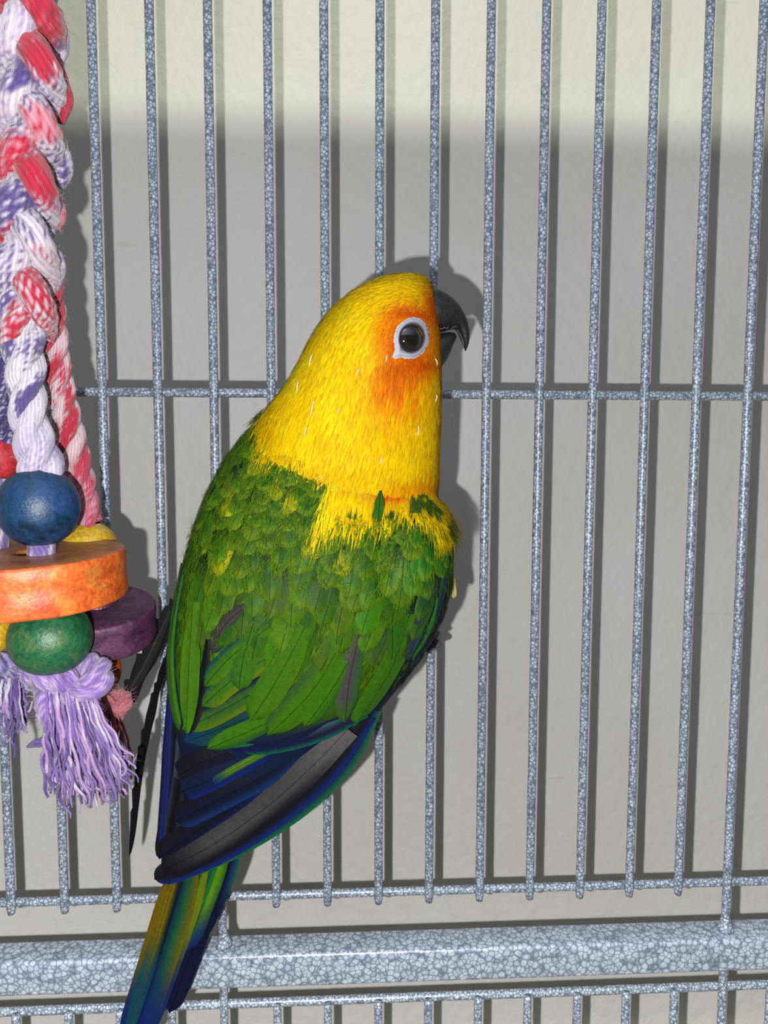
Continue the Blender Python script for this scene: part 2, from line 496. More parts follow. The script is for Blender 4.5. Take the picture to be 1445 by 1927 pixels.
def body_mesh():
    V, F = [], []
    for s_ in (HEAD, TORSO, SHOULDER):
        v, f = loft(s_)
        F += [tuple(i + len(V) for i in q) for q in f]
        V += v
    # tarsi reach from the belly to the bars
    for (x, y, x2, y2) in ((770, 1150, 815, 1213), (560, 1170, 612, 1230)):
        v, f, _ = tube([at(x, y, -26), at((x + x2) / 2, (y + y2) / 2, -12), at(x2, y2, -3.5)], [6, 3.4, 2.1], 14)
        F += [tuple(i + len(V) for i in q) for q in f]
        V += v
    me = bpy.data.meshes.new('tmp')
    me.from_pydata([tuple(v) for v in V], [], F)
    o = bpy.data.objects.new('tmp', me)
    sc.collection.objects.link(o)
    md = o.modifiers.new('r', 'REMESH'); md.mode = 'VOXEL'; md.voxel_size = 1.0
    ms = o.modifiers.new('s', 'SMOOTH'); ms.factor = 0.5; ms.iterations = 6
    dg = bpy.context.evaluated_depsgraph_get()
    m2 = bpy.data.meshes.new_from_object(o.evaluated_get(dg))
    bpy.data.objects.remove(o)
    VV = [v.co.copy() for v in m2.vertices]
    FF = [tuple(p.vertices) for p in m2.polygons]
    bpy.data.meshes.remove(m2); bpy.data.meshes.remove(me)
    return VV, FF
BV, BF = body_mesh()
BVH = BVHTree.FromPolygons(BV, BF)
def hit(x, y):
    d = ray(x, y).normalized()
    loc, nrm, idx, dist = BVH.ray_cast(CAM, d)
    if loc is None:
        return None, None
    if nrm.dot(d) > 0: nrm = -nrm
    return loc, nrm

# plumage colours as seen from behind, by place on the body
YEL = [(470, 480), (910, 480), (910, 900), (852, 965), (850, 1000), (840, 1000), (834, 1018), (815, 1022), (800, 992), (775, 985), (750, 975), (735, 992),
       (712, 1000), (690, 992), (668, 1004), (640, 990), (606, 1012), (580, 1022), (590, 985), (604, 950), (610, 912), (575, 900), (552, 876),
       (522, 872), (492, 858), (496, 800), (512, 752)]
_yx = np.array(YEL, float)
def sdf_yel(x, y):
    a = _yx; b = np.roll(_yx, -1, 0)
    p = np.array((x, y)); ab_ = b - a
    t = np.clip(((p - a) * ab_).sum(1) / (ab_ * ab_).sum(1), 0, 1)
    d = np.sqrt((((a + ab_ * t[:, None]) - p) ** 2).sum(1).min())
    ins = False
    for i in range(len(YEL)):
        x1, y1 = YEL[i]; x2, y2 = YEL[i - 1]
        if (y1 > y) != (y2 > y) and x < (x2 - x1) * (y - y1) / (y2 - y1) + x1:
            ins = not ins
    return d if ins else -d
def blob(x, y, cx, cy, rx, ry, ang=0.0):
    a = math.radians(ang); dx_, dy_ = x - cx, y - cy
    u = dx_ * math.cos(a) + dy_ * math.sin(a); v = -dx_ * math.sin(a) + dy_ * math.cos(a)
    return math.exp(-((u / rx) ** 2 + (v / ry) ** 2))
GREENSPOT = [(784, 948, 16, 18, 30), (806, 950, 9, 12, 30), (728, 966, 22, 10, 15), (660, 958, 16, 7, -20), (822, 962, 6, 12, 0), (795, 930, 12, 6, 20),
             (838, 985, 5, 16, 0), (706, 960, 6, 22, 8), (770, 930, 14, 5, 10)]
YSPOT = [(575, 1040, 9, 15, 30), (555, 1052, 12, 8, -30), (415, 1076, 13, 16, 0), (484, 1112, 13, 8, -30), (491, 1156, 7, 12, 0), (665, 1046, 11, 13, 0),
         (792, 1030, 10, 13, 0), (735, 1062, 15, 8, 0), (640, 1078, 12, 8, 0), (374, 1168, 9, 9, 0), (457, 980, 7, 16, 20), (545, 1176, 12, 5, 0),
         (520, 930, 22, 12, 20), (430, 960, 10, 10, 0), (540, 960, 20, 12, 0), (500, 890, 26, 10, 0), (847, 1050, 5, 8, 0)]
cY, cO, cR = (252, 204, 4), (246, 138, 8), (218, 78, 6)
def plumage(x, y, z=0.0, jit=0.0):
    """sRGB colour of the small plumage at photograph position x,y"""
    w1 = nz(x * 0.045, y * 0.045, z) * 9 + nz(x * 0.15, y * 0.15, z) * 5
    s = sdf_yel(x, y) + w1
    f = sst(-5, 6, s)
    n2 = nz(x * 0.02, y * 0.012, 7.1); n3 = nz(x * 0.12, y * 0.06, 3.3)
    yel = mix(cY, (250, 222, 20), sst(0.0, 0.6, n2 + 0.5 * n3))
    yel = mix(yel, (214, 190, 12), 0.75 * sst(700, 600, x) * sst(720, 560, y) * sst(-0.3, 0.4, n3 + 0.2))   # olive nape
    yel = mix(yel, (250, 190, 2), 0.5 * blob(x, y, 720, 830, 110, 60))
    e = math.hypot((x - 770) / 50.0, (y - 636) / 58.0)
    ring = math.exp(-((e - 0.85) / 0.42) ** 2) * (1.0 if x < 812 else 0.75)
    yel = mix(yel, cO, min(1, 1.15 * ring + n3 * 0.2) if ring > 0.03 else 0)
    yel = mix(yel, cR, min(1, 1.4 * blob(x, y, 768, 690, 54, 14, -8) + 0.9 * blob(x, y, 782, 592, 40, 9, 8) + 0.7 * blob(x, y, 742, 640, 9, 34, 10)))
    yel = mix(yel, cO, min(1, max(0, 0.95 * blob(x, y, 752, 735, 55, 58, -15) * (0.85 + n3))))
    yel = mix(yel, (226, 104, 8), max(0, min(1, 0.8 * blob(x, y, 742, 716, 40, 26, -20) + n3 * 0.4)) * sst(0.2, 0.6, blob(x, y, 745, 725, 60, 50)))
    yel = mix(yel, cR, 0.8 * blob(x, y, 812, 572, 12, 34, -12))
    yel = mix(yel, cO, 0.8 * blob(x, y, 790, 905, 60, 14, -5))
    yel = mix(yel, (226, 84, 10), min(1, 1.3 * blob(x, y, 735, 933, 32, 9, 4)))
    for b in GREENSPOT:
        v = blob(x, y, *b)
        if v > 0.1: yel = mix(yel, (66, 98, 24), sst(0.3, 0.6, v + n3 * 0.25))
    n4 = nz(x * 0.035, y * 0.035, 9.0 + z)
    grn = mix((56, 96, 18), (82, 122, 22), sst(-0.5, 0.5, n4 + n3 * 0.6))
    grn = mix(grn, (36, 112, 26), 0.55 * sst(760, 840, x) + 0.3 * sst(400, 350, x))
    grn = mix(grn, (58, 104, 14), sst(1080, 1250, y) * 0.8)
    for b in YSPOT:
        v = blob(x, y, *b)
        if v > 0.1: grn = mix(grn, (206, 184, 14), 0.8 * sst(0.3, 0.75, v + n3 * 0.3))
    c = mix(grn, yel, f)
    if y > 1075: c = mix(c, (16, 26, 60), sst(-34, -18, x - (842 - (y - 1080) * 0.56)) * sst(1075, 1120, y))
    if y > 1330: c = mix(c, (24, 34, 70), sst(1330, 1400, y))
    return c

def flow(x, y):
    """unit direction (px) in which the plumage lies"""
    if y < 780:     # from the beak back over the crown, down the neck
        ang = 8 + 34 * sst(760, 560, y) * sst(560, 700, x) + 40 * sst(600, 530, y) - 6 * sst(780, 830, x)
        if x < 640: ang = max(ang, 24)
        ang -= 22 * blob(x, y, 800, 660, 50, 60)
    else:
        ang = 10 + 12 * sst(700, 420, x) * sst(1150, 850, y)
        ang = ang + 14 * sst(1120, 1330, y) * sst(380, 480, x)
        ang = ang - 8 * sst(760, 840, x)
        if x < 430: ang = 6 + 10 * sst(340, 430, x) + 10 * sst(980, 860, y)
        if 560 < x < 700: ang = ang + 4
    a = math.radians(ang)
    return -math.sin(a), math.cos(a)

bcols = []
for v in BV:
    x, y = proj(v)
    c = plumage(x, y)
    bcols.append(lin(tuple(q * 0.9 for q in c), BK))
body = mesh_obj('body', BV, BF, M_PLU, bird, cols=bcols)

def in_eye(x, y, g=1.0):
    return math.hypot((x - 772) / (31 * g), (y - 636) / (39 * g)) < 1

# fine barbs covering head, neck and mantle
def barbs():
    tri = []
    area = []
    for f in BF:
        for k in range(1, len(f) - 1):
            a, b, c = BV[f[0]], BV[f[k]], BV[f[k + 1]]
            tri.append((a, b, c)); area.append((b - a).cross(c - a).length / 2)
    area = np.array(area); cum = np.cumsum(area); tot = cum[-1]
    rng = np.random.default_rng(3)
    n = 74000
    pick = np.searchsorted(cum, rng.random(n) * tot)
    V, F, Cc = [], [], []
    for i in pick:
        a, b, c = tri[int(i)]
        r1, r2 = random.random(), random.random()
        if r1 + r2 > 1: r1, r2 = 1 - r1, 1 - r2
        p = a + (b - a) * r1 + (c - a) * r2
        x, y = proj(p)
        if y > 1285 or p.y > -14 or (x > 800 and y > 1188): continue
        nr = (b - a).cross(c - a).normalized()
        s = sdf_yel(x, y)
        front = nr.dot(p - CAM) < 0
        if s < -14 and random.random() < 0.45: continue
        if in_eye(x, y, 1.06) and front: continue
        if x > 812 and 545 < y < 690 and random.random() < 0.3: continue
        fx, fy = flow(x, y)
        d = RIGHT * fx + DOWN * fy
        j = random.gauss(0, 0.13)
        d = (d - nr * d.dot(nr))
        if d.length < 0.05: continue
        d.normalize()
        sd = d.cross(nr)
        d = (d + sd * j).normalized()
        sd = d.cross(nr).normalized()
        head = y < 700
        L = (random.uniform(2.2, 4.0) if head else random.uniform(3.2, 5.6))
        if s < -10: L = random.uniform(2.2, 4.0)
        if head and y < 600: L *= 0.8
        edge_ = abs(nr.dot((p - CAM).normalized())) < 0.3
        if edge_ and y < 900: lift *= 1.9; L *= 1.15
        near_eye = math.hypot((x - 772) / 31, (y - 636) / 39)
        if near_eye < 1.7: L = min(L, 1.8)
        wd = random.uniform(0.10, 0.24)
        lift = random.uniform(0.15, 0.55) if s > -10 else random.uniform(0.3, 0.7)
        p0 = p + nr * 0.02
        p1 = p + d * (L * 0.5) + nr * (lift * 0.75)
        p2 = p + d * L + nr * (lift * random.uniform(0.5, 1.15))
        if head: 
            # follow the curve of the skull
            q = BVH.find_nearest(p2)
            if q[0] is not None: p2 = q[0] + nr * (lift * random.uniform(0.6, 1.2))
            q = BVH.find_nearest(p1)
            if q[0] is not None: p1 = q[0] + nr * (lift * 0.8)
        if near_eye < 1.7:
            x2, y2 = proj(p2)
            if in_eye(x2, y2, 0.98) and front: continue
        if -4 < s < 30 and y > 770:
            up_ = nr * random.uniform(1.2, 3.0) * sst(30, 4, s)
            p0 += up_ * 0.6; p1 += up_; p2 += up_ * random.uniform(0.8, 1.05)
            if s < 16: p1 += d * 0.5; p2 += d * random.uniform(0.2, 1.8); wd *= 0.75
        k = len(V)
        V += [p0 - sd * wd, p0 + sd * wd, p1 + sd * wd * 1.1, p1 - sd * wd * 1.1, p2]
        F += [(k, k + 1, k + 2, k + 3), (k + 3, k + 2, k + 4)]
        col = plumage(x, y, random.random() * 1.5)
        kk = random.uniform(0.88, 1.10)
        if s < -8: 
            col = mix(col, (112, 138, 22), random.random() ** 1.5 * 0.8); kk *= random.uniform(0.75, 1.1)
        c0 = lin(tuple(min(255, q * kk * 0.86) for q in col), BK); c1 = lin(tuple(min(255, q * kk) for q in col), BK)
        c2 = lin(tuple(min(255, q * min(1.08, kk * 1.06)) for q in col), BK)
        Cc += [c0, c0, c1, c1, c2]
    o = mesh_obj('barbs', V, F, M_BARB, bird, cols=Cc)
    tag(o, kind='stuff')
barbs()

# ---- feathers
def feather(name, pts, hw, colfn, off=(0.35, 1.3), twist=0.0, camber=0.5, nt=8, nu=4, tip=0.30, jag=0.0, base=0.55, Y=None, parent=None, curl=0.0, dense=1.35, saw=0.0):
    """pts: px points root..tip (x,y) laid on the body, or (x,y,Y) free; hw half width px"""
    parent = parent or bird
    free = len(pts[0]) == 3
    P = crom(pts, nt)
    ts = [1 - (1 - i / nt) ** dense for i in range(nt + 1)]
    P = [np.array([np.interp(t * nt, range(nt + 1), [q[c] for q in P]) for c in range(len(P[0]))]) for t in ts]
    cen, nrm = [], []
    ln = Vector((0, -1, 0)); ly = None
    for i, p in enumerate(P):
        if free:
            cen.append(at(p[0], p[1], p[2])); nrm.append(Vector((0, -1, 0)))
        else:
            h, n = hit(p[0], p[1])
            if h is None:
                h = at(p[0], p[1], ly if ly is not None else -45); n = ln
            ln = n; ly = h.y
            cen.append(h); nrm.append(n)
    # smooth the path
    for _ in range(2):
        nrm = [((nrm[max(0, i - 1)] + nrm[i] * 2 + nrm[min(nt, i + 1)])).normalized() for i in range(nt + 1)]
        if not free:
            cen = [cen[i] if i in (0, nt) else (cen[i - 1] + cen[i] * 2 + cen[i + 1]) / 4 for i in range(nt + 1)]
    V, F, UVs, Cc = [], [], [], []
    s = 0
    D = (cen[nt // 2] - CAM).dot(FWD)
    W = hw * D / FPX
    rj = random.random() * 50
    T0 = (cen[-1] - cen[0]).normalized()
    n0_ = nrm[nt // 2]
    s0 = T0.cross((n0_ - T0 * n0_.dot(T0)).normalized())
    flip = s0.dot(RIGHT) < 0 and abs(T0.dot(DOWN)) > 0.3
    for i in range(nt + 1):
        t = ts[i]
        if i: s += (cen[i] - cen[i - 1]).length
        T = (cen[min(nt, i + 1)] - cen[max(0, i - 1)]).normalized()
        n = (nrm[i] - T * nrm[i].dot(T)).normalized()
        side = T.cross(n).normalized()
        if flip: side = -side
        wt = min(1, base + (1 - base) * sst(0, 0.45, t))
        if t > 1 - tip: wt *= math.sqrt(max(0.0, 1 - ((t - 1 + tip) / tip) ** 2.3))
        o_ = off[0] + (off[1] - off[0]) * t - curl * max(0, t - 0.8) * 5
        for k in range(nu * 2 + 1):
            u = -1 + k / nu
            if saw and u < -0.4: wt_ = wt * (1 - saw * ((t * 8.3 + 0.3 * math.sin(t * 23)) % 1.0))
            else: wt_ = wt
            jj = 1 + (jag * noise.noise(Vector((t * 9, u * 3, rj))) if abs(u) > 0.9 else 0)
            V.append(cen[i] + side * (u * W * wt_ * jj) + n * (o_ - camber * u * u * W * 0.35 + twist * u * W))
            UVs.append((u * W * wt, s)); Cc.append(colfn(t, u))
    m = nu * 2 + 1
    for i in range(nt):
        for k in range(nu * 2):
            F.append((i * m + k, i * m + k + 1, (i + 1) * m + k + 1, (i + 1) * m + k))
    return mesh_obj(name, V, F, M_FEA, parent, cols=Cc, uvs=UVs)
def grad(stops, x):
    for i in range(len(stops) - 1):
        if x <= stops[i + 1][0]:
            a, b = stops[i], stops[i + 1]
            return mix(a[1], b[1], min(1, max(0, (x - a[0]) / (b[0] - a[0] + 1e-9))))
    return stops[-1][1]
G1, G2, G3 = (60, 112, 12), (44, 98, 16), (84, 138, 14)
YG, TEAL, NAVY, BLUE, BLK, GRY, OLV = (132, 150, 18), (8, 80, 62), (16, 21, 48), (20, 36, 98), (17, 17, 21), (70, 67, 67), (104, 84, 10)
def across(left, mid, right, tipc=None, rootc=None):
    def fn(t, u):
        c = mix(mid, right, sst(0.15, 0.95, u)) if u > 0 else mix(mid, left, sst(0.15, 0.95, -u))
        if tipc: c = mix(c, tipc, sst(0.72, 1.0, t))
        if rootc: c = mix(c, rootc, sst(0.45, 0.0, t))
        return lin(c, BK)
    return fn
# primaries of both wings, tail first (they lie deepest)
def FT(name, pts, hw, cf, **k):
    k.setdefault('nt', 18); k.setdefault('nu', 5)
    return feather(name, pts, hw, cf, **k)
def tailcol(l, shaftc, r, tipc=BLUE, a=0.45, b=0.8):
    def fn(t, u):
        c = grad([(-1, l[0]), (-0.35, l[1]), (0, shaftc), (0.3, r[1]), (1, r[0])], u)
        c = mix(c, tipc, sst(a, b, t) * (0.95 if abs(u) > 0.15 else 0.6))
        return lin(c, BK)
    return fn
tk = dict(off=(0, 0), tip=0.16, camber=0.5)
FT('tail_feather', [(450, 1560, -24), (425, 1650, -22), (372, 1772, -19)], 17, tailcol((NAVY, NAVY), BLK, ((30, 100, 60), BLUE), NAVY), **tk)
FT('tail_feather', [(410, 1580, -25), (375, 1700, -21), (306, 1900, -14)], 17, tailcol((NAVY, NAVY), BLK, (NAVY, BLUE), NAVY), **tk)
FT('tail_feather', [(425, 1575, -25.5), (385, 1720, -21.5), (318, 1908, -14.5)], 21, tailcol((BLUE, BLUE), BLK, (NAVY, NAVY), NAVY), **tk)
FT('tail_feather', [(432, 1560, -26.5), (398, 1660, -24), (350, 1790, -20)], 20, tailcol(((20, 60, 120), TEAL), (50, 120, 30), ((40, 90, 40), (96, 140, 20)), BLUE, 0.6, 0.95), **tk)
FT('tail_feather', [(390, 1600, -26.5), (345, 1740, -22.5), (268, 1960, -15.5)], 21, tailcol((BLUE, TEAL), NAVY, ((112, 112, 16), (90, 124, 20)), BLUE, 0.45, 0.8), **tk)
FT('tail_feather', [(362, 1590, -28), (318, 1740, -24), (240, 1990, -16)], 36, tailcol((OLV, OLV), (14, 22, 50), ((108, 90, 10), (10, 78, 60)), (14, 36, 96), 0.6, 0.86), **tk)
FT('tail_feather', [(345, 1600, -28.4), (302, 1740, -24.6), (238, 1960, -17)], 14, tailcol(((104, 88, 12), OLV), (118, 98, 12), ((10, 24, 44), (96, 92, 14)), (8, 62, 88), 0.5, 0.8), **tk)
# left wing tips hanging beside the body
wk = dict(off=(0, 0), tip=0.12, camber=0.5)
FT('flight_feather', [(332, 1330, -30), (322, 1470, -29), (300, 1618, -28)], 13, across(BLK, NAVY, (30, 34, 60)), **wk)
FT('flight_feather', [(322, 1280, -31), (314, 1450, -30), (304, 1600, -29)], 11, across(NAVY, (28, 34, 96), BLK), **wk)
FT('flight_feather', [(350, 1365, -33), (336, 1480, -32), (318, 1585, -31)], 14, across((40, 44, 60), BLK, (40, 42, 52)), **wk)
FT('flight_feather', [(352, 1475, -30), (338, 1520, -30), (324, 1560, -30)], 11, across((160, 130, 20), (176, 142, 16), (120, 100, 16)), **wk)
FT('flight_feather', [(348, 1340, -35), (346, 1400, -35), (340, 1470, -34)], 15, across((60, 64, 76), (26, 26, 34), (36, 44, 90)), **wk)
# loose dark primaries far left, their vanes worn ragged
M_jag = dict(off=(0, 0), tip=0.3, camber=0.2, jag=0.2, saw=0.55, nt=64, nu=2, dense=1.0)
feather('flight_feather', [(328, 1130, -24), (285, 1215, -22), (216, 1356, -20)], 20, across((30, 29, 28), (38, 37, 36), (22, 22, 22)), **M_jag)
feather('flight_feather', [(322, 1150, -26), (280, 1245, -24), (221, 1345, -22)], 8, across((60, 57, 55), (46, 44, 42), (26, 25, 25)), **{**M_jag, 'saw': 0.2})
feather('flight_feather', [(320, 1215, -25), (291, 1310, -20), (262, 1440, -17), (243, 1612, -15)], 9, across((28, 28, 30), (20, 20, 22), (14, 14, 16)), **M_jag)
# right wing: primaries, laid from the outer edge inward
pk = dict(tip=0.07, base=0.8, camber=0.35, dense=1.8)
FT('flight_feather', [(700, 1335, -40), (655, 1425, -39), (560, 1520, -37), (430, 1600, -35), (300, 1652, -33)], 23,
   across((26, 30, 56), (20, 26, 70), (24, 96, 60)), **pk, off=(0, 0))
FT('flight_feather', [(690, 1345, -42), (625, 1440, -41), (520, 1535, -39), (410, 1605, -37), (290, 1655, -35)], 24,
   across((24, 24, 28), (20, 20, 26), (20, 38, 104)), **pk, off=(0, 0))
FT('flight_feather', [(655, 1372, -45), (590, 1440, -44), (500, 1520, -42), (400, 1590, -40), (306, 1638, -38)], 29,
   across((56, 54, 54), (62, 60, 62), (20, 20, 28), tipc=(20, 20, 28), rootc=(92, 88, 88)), **pk, off=(0, 0))  # paler towards the root: the vane's sheen put into the colour
FT('flight_feather', [(560, 1400, -43), (480, 1480, -42), (390, 1550, -40), (303, 1612, -38)], 27,
   across(BLK, (16, 18, 34), (18, 34, 92)), **pk, off=(0, 0))
FT('flight_feather', [(590, 1385, -44), (510, 1450, -43), (420, 1500, -42), (330, 1545, -40)], 26,
   across((15, 16, 24), (15, 19, 40), (18, 46, 92)), **pk, off=(0, 0))
FT('flight_feather', [(530, 1395, -46), (470, 1425, -45), (400, 1465, -44), (342, 1490, -42)], 24,
   across((16, 22, 44), (16, 26, 56), (18, 34, 98)), **pk, off=(0, 0))
FT('flight_feather', [(535, 1398, -46.5), (485, 1424, -45.8), (440, 1448, -45.2), (400, 1472, -44.4)], 8,
   across((40, 96, 30), (84, 116, 16), (24, 60, 70), tipc=(20, 50, 90)), **pk, off=(0, 0))
FT('flight_feather', [(520, 1385, -46), (450, 1410, -45), (385, 1432, -44), (336, 1460, -42)], 25,
   across((18, 20, 26), (20, 22, 34), (22, 26, 56)), **pk, off=(0, 0))
for (a, b, c, d, h, cc) in (
        ((690, 1340), (620, 1375), (540, 1400), (455, 1412), 15, across((14, 84, 66), NAVY, (20, 74, 70))),
        ((680, 1322), (600, 1365), (520, 1392), (420, 1404), 17, across((18, 26, 70), NAVY, (18, 80, 66))),
        ((665, 1300), (590, 1348), (500, 1380), (400, 1398), 18, across(NAVY, (18, 40, 74), (24, 100, 56)))):
    FT('secondary_feather', [(*a, -45.5), (*b, -48), (*c, -47.5), (*d, -46)], h, cc, tip=0.2, base=0.7, camber=0.3, off=(0, 0))
def S_(pts, hw, cf0, o0=0.5, o1=1.6, **k):
    def cf(t, u):
        c = cf0(t, u)
        g_ = c[1] > c[2] * 1.6 and c[1] > 0.02
        return mix(tuple(v * 0.8 for v in c), lin((78, 104, 18), BK), 0.35) if g_ else c
    k.setdefault('nt', 11); k.setdefault('nu', 5); k.setdefault('tip', 0.26)
    return feather('secondary_feather', pts, hw, cf, off=(o0, o1), **k)
S_([(590, 1285), (480, 1340), (352, 1392)], 29, across((20, 28, 84), (22, 66, 60), (56, 138, 18), tipc=(18, 60, 100)), 0.8, 1.8)
S_([(620, 1285), (520, 1345), (395, 1402)], 22, across((40, 120, 26), (48, 128, 20), (18, 96, 60)), 1.0, 2.2)
S_([(545, 1255), (450, 1315), (352, 1366)], 24, across(NAVY, (30, 96, 50), (112, 146, 18), tipc=(96, 150, 20)), 1.2, 2.4)
S_([(520, 1225), (445, 1270), (388, 1322)], 24, across((20, 52, 76), (44, 120, 30), (128, 142, 18)), 1.3, 2.4)
S_([(510, 1175), (440, 1230), (392, 1285)], 20, across((16, 70, 70), (46, 120, 24), (84, 140, 20)), 1.4, 2.3)
S_([(480, 1130), (430, 1170), (405, 1225)], 16, across((56, 52, 50), (66, 60, 56), (20, 60, 60)), 1.3, 2.0)
# left wing folded along the edge
S_([(345, 1060), (322, 1200), (326, 1310), (345, 1370)], 15, across((8, 96, 64), (40, 140, 20), (22, 44, 90)), 0.8, 1.6, tip=0.15)
S_([(352, 1080), (332, 1200), (337, 1300), (350, 1362)], 9, across((70, 170, 16), (92, 184, 14), (20, 70, 80)), 1.4, 2.2, tip=0.18)
S_([(395, 1200), (388, 1290), (369, 1372)], 11, across((24, 24, 30), (22, 22, 28), (40, 38, 38)), 1.4, 2.6, tip=0.3)
S_([(372, 1130), (366, 1250), (363, 1372)], 23, across((104, 176, 18), (76, 136, 22), (58, 128, 22), tipc=(70, 160, 18)), 1.8, 3.0, tip=0.42)
# right edge of the right wing
S_([(847, 1040), (842, 1130), (815, 1200), (768, 1256)], 17, across((16, 60, 56), (22, 34, 80), (24, 66, 60), rootc=(16, 76, 40)), 0.2, 0.6, tip=0.14)
S_([(836, 1020), (832, 1110), (806, 1180), (762, 1238)], 13, across((16, 72, 50), (20, 48, 74), (20, 34, 80)), 0.8, 1.2, tip=0.18)
S_([(800, 1105), (787, 1170), (760, 1236)], 12, across((40, 46, 74), (52, 62, 88), (20, 110, 70)), 1.2, 1.9, tip=0.22)
S_([(818, 1120), (802, 1180), (767, 1234)], 7, across((20, 110, 60), (24, 136, 52), (16, 80, 70)), 1.5, 2.2, tip=0.3)
S_([(740, 1215), (720, 1270), (700, 1330), (662, 1362)], 13, across((22, 34, 80), (24, 40, 96), NAVY), 0.4, 0.8, tip=0.2)
S_([(675, 1190), (656, 1270), (645, 1354)], 23, across((78, 74, 72), (74, 72, 72), (26, 110, 60), tipc=(40, 110, 40)), 0.9, 1.7, tip=0.34)
S_([(770, 1150), (732, 1250), (660, 1358)], 29, across((44, 120, 16), (46, 122, 20), (60, 156, 16)), 1.3, 2.3, tip=0.3)
S_([(640, 1205), (590, 1290), (505, 1374)], 33, across((20, 78, 40), (52, 126, 18), (64, 140, 18)), 1.3, 2.4, tip=0.3)
S_([(660, 1230), (625, 1290), (572, 1360)], 19, across((46, 120, 20), (50, 126, 20), (24, 120, 40)), 0.9, 1.9, tip=0.2)
S_([(575, 1175), (530, 1260), (475, 1347)], 30, across((46, 112, 20), (56, 124, 18), (72, 134, 18)), 1.7, 2.7, tip=0.28)
S_([(480, 1170), (462, 1235), (455, 1290)], 24, across((18, 100, 54), (34, 112, 30), (50, 116, 20)), 1.5, 2.4, tip=0.3)

# coverts and scapulars, overlapping like tiles down the back
REG = [(500, 800), (455, 850), (405, 925), (372, 990), (350, 1070), (336, 1150), (345, 1230), (372, 1300), (410, 1240), (440, 1280), (500, 1320),
       (600, 1290), (650, 1235), (690, 1300), (760, 1230), (800, 1150), (836, 1090), (842, 1010), (812, 1000), (770, 985), (720, 992), (640, 985),
       (590, 1005), (606, 950), (600, 915), (560, 890), (520, 872), (492, 850)]
def inpoly(x, y, poly):
    ins = False
    for i in range(len(poly)):
        x1, y1 = poly[i]; x2, y2 = poly[i - 1]
        if (y1 > y) != (y2 > y) and x < (x2 - x1) * (y - y1) / (y2 - y1) + x1:
            ins = not ins
    return ins
def covert_field():
    out = []
    y = 822.0; row = 0
    while y < 1300:
        step = 25 + 13 * sst(900, 1250, y)
        sp_ = 29 + 20 * sst(900, 1250, y)
        x = 330.0 + (row % 2) * sp_ / 2
        while x < 860:
            px_, py_ = x + random.uniform(-0.3, 0.3) * sp_, y + random.uniform(-0.38, 0.38) * step
            if inpoly(px_, py_ - 6, REG):
                out.append((px_, py_))
            x += sp_ * (0.72 if x > 760 else 1)
        y += step; row += 1
    return out
cf_ = covert_field()
cf_.sort(key=lambda q: -q[1] + random.uniform(-14, 14))
cf_ = cf_[:296]
for (tx, ty) in cf_:
    fx, fy = flow(tx, ty - 20)
    a_ = math.radians(random.gauss(0, 8)); fx, fy = fx * math.cos(a_) - fy * math.sin(a_), fx * math.sin(a_) + fy * math.cos(a_)
    L = (56 + 62 * sst(880, 1230, ty)) * random.uniform(0.85, 1.25)
    if (tx < 500 or tx > 780) and not all(hit(tx - fx * L * q_ + (-10 if tx < 500 else 6), ty - fy * L * q_)[0] for q_ in (0, 0.5, 1)): continue
    while L > 24 and sdf_yel(tx - fx * L, ty - fy * L) > 2: L -= 4
    if L <= 24: continue
    hw = (15 + 15 * sst(880, 1230, ty)) * random.uniform(0.8, 1.2)
    if tx > 770: hw *= 0.66; L *= 1.15
    if tx < 400: hw *= 0.75; L *= 1.15
    pts = [(tx - fx * L, ty - fy * L), (tx - fx * L * 0.5 + random.uniform(-3, 3), ty - fy * L * 0.5), (tx, ty)]
    bc = plumage(tx, ty - 8)
    g = random.choice((G1, G2, (72, 108, 24), (62, 96, 26), (40, 92, 18), (66, 100, 38), (84, 118, 22)))
    yk = 1 if bc[0] > 140 else 0
    if tx > 770: g = mix(g, (22, 108, 34), 0.6)
    g = tuple(v * random.uniform(0.82, 1.12) for v in g)
    mid = mix(bc, g, 0.72 * (1 - yk))
    edge = mix(mid, (116, 140, 18), random.uniform(0.15, 0.65) * (0.45 + 0.55 * sst(1300, 1050, ty)))
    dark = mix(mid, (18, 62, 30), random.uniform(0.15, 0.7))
    tipc = mix(edge, (150, 154, 18), 0.5 * sst(1220, 980, ty) * random.random() ** 0.7)
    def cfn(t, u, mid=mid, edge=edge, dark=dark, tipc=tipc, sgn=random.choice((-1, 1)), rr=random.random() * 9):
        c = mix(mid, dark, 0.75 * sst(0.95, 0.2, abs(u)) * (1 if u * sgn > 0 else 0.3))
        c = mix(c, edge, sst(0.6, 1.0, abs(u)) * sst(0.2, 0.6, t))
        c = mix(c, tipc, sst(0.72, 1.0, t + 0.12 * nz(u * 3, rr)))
        c = mix(c, (16, 34, 22), sst(0.55, 0.1, t))  # dark feather base, deepened to paint the shade between overlapping feathers
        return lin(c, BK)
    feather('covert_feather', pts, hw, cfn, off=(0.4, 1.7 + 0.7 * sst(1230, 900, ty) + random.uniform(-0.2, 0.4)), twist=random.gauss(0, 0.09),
            camber=0.5, nt=8, nu=4, tip=0.32, base=0.7, jag=0.16)

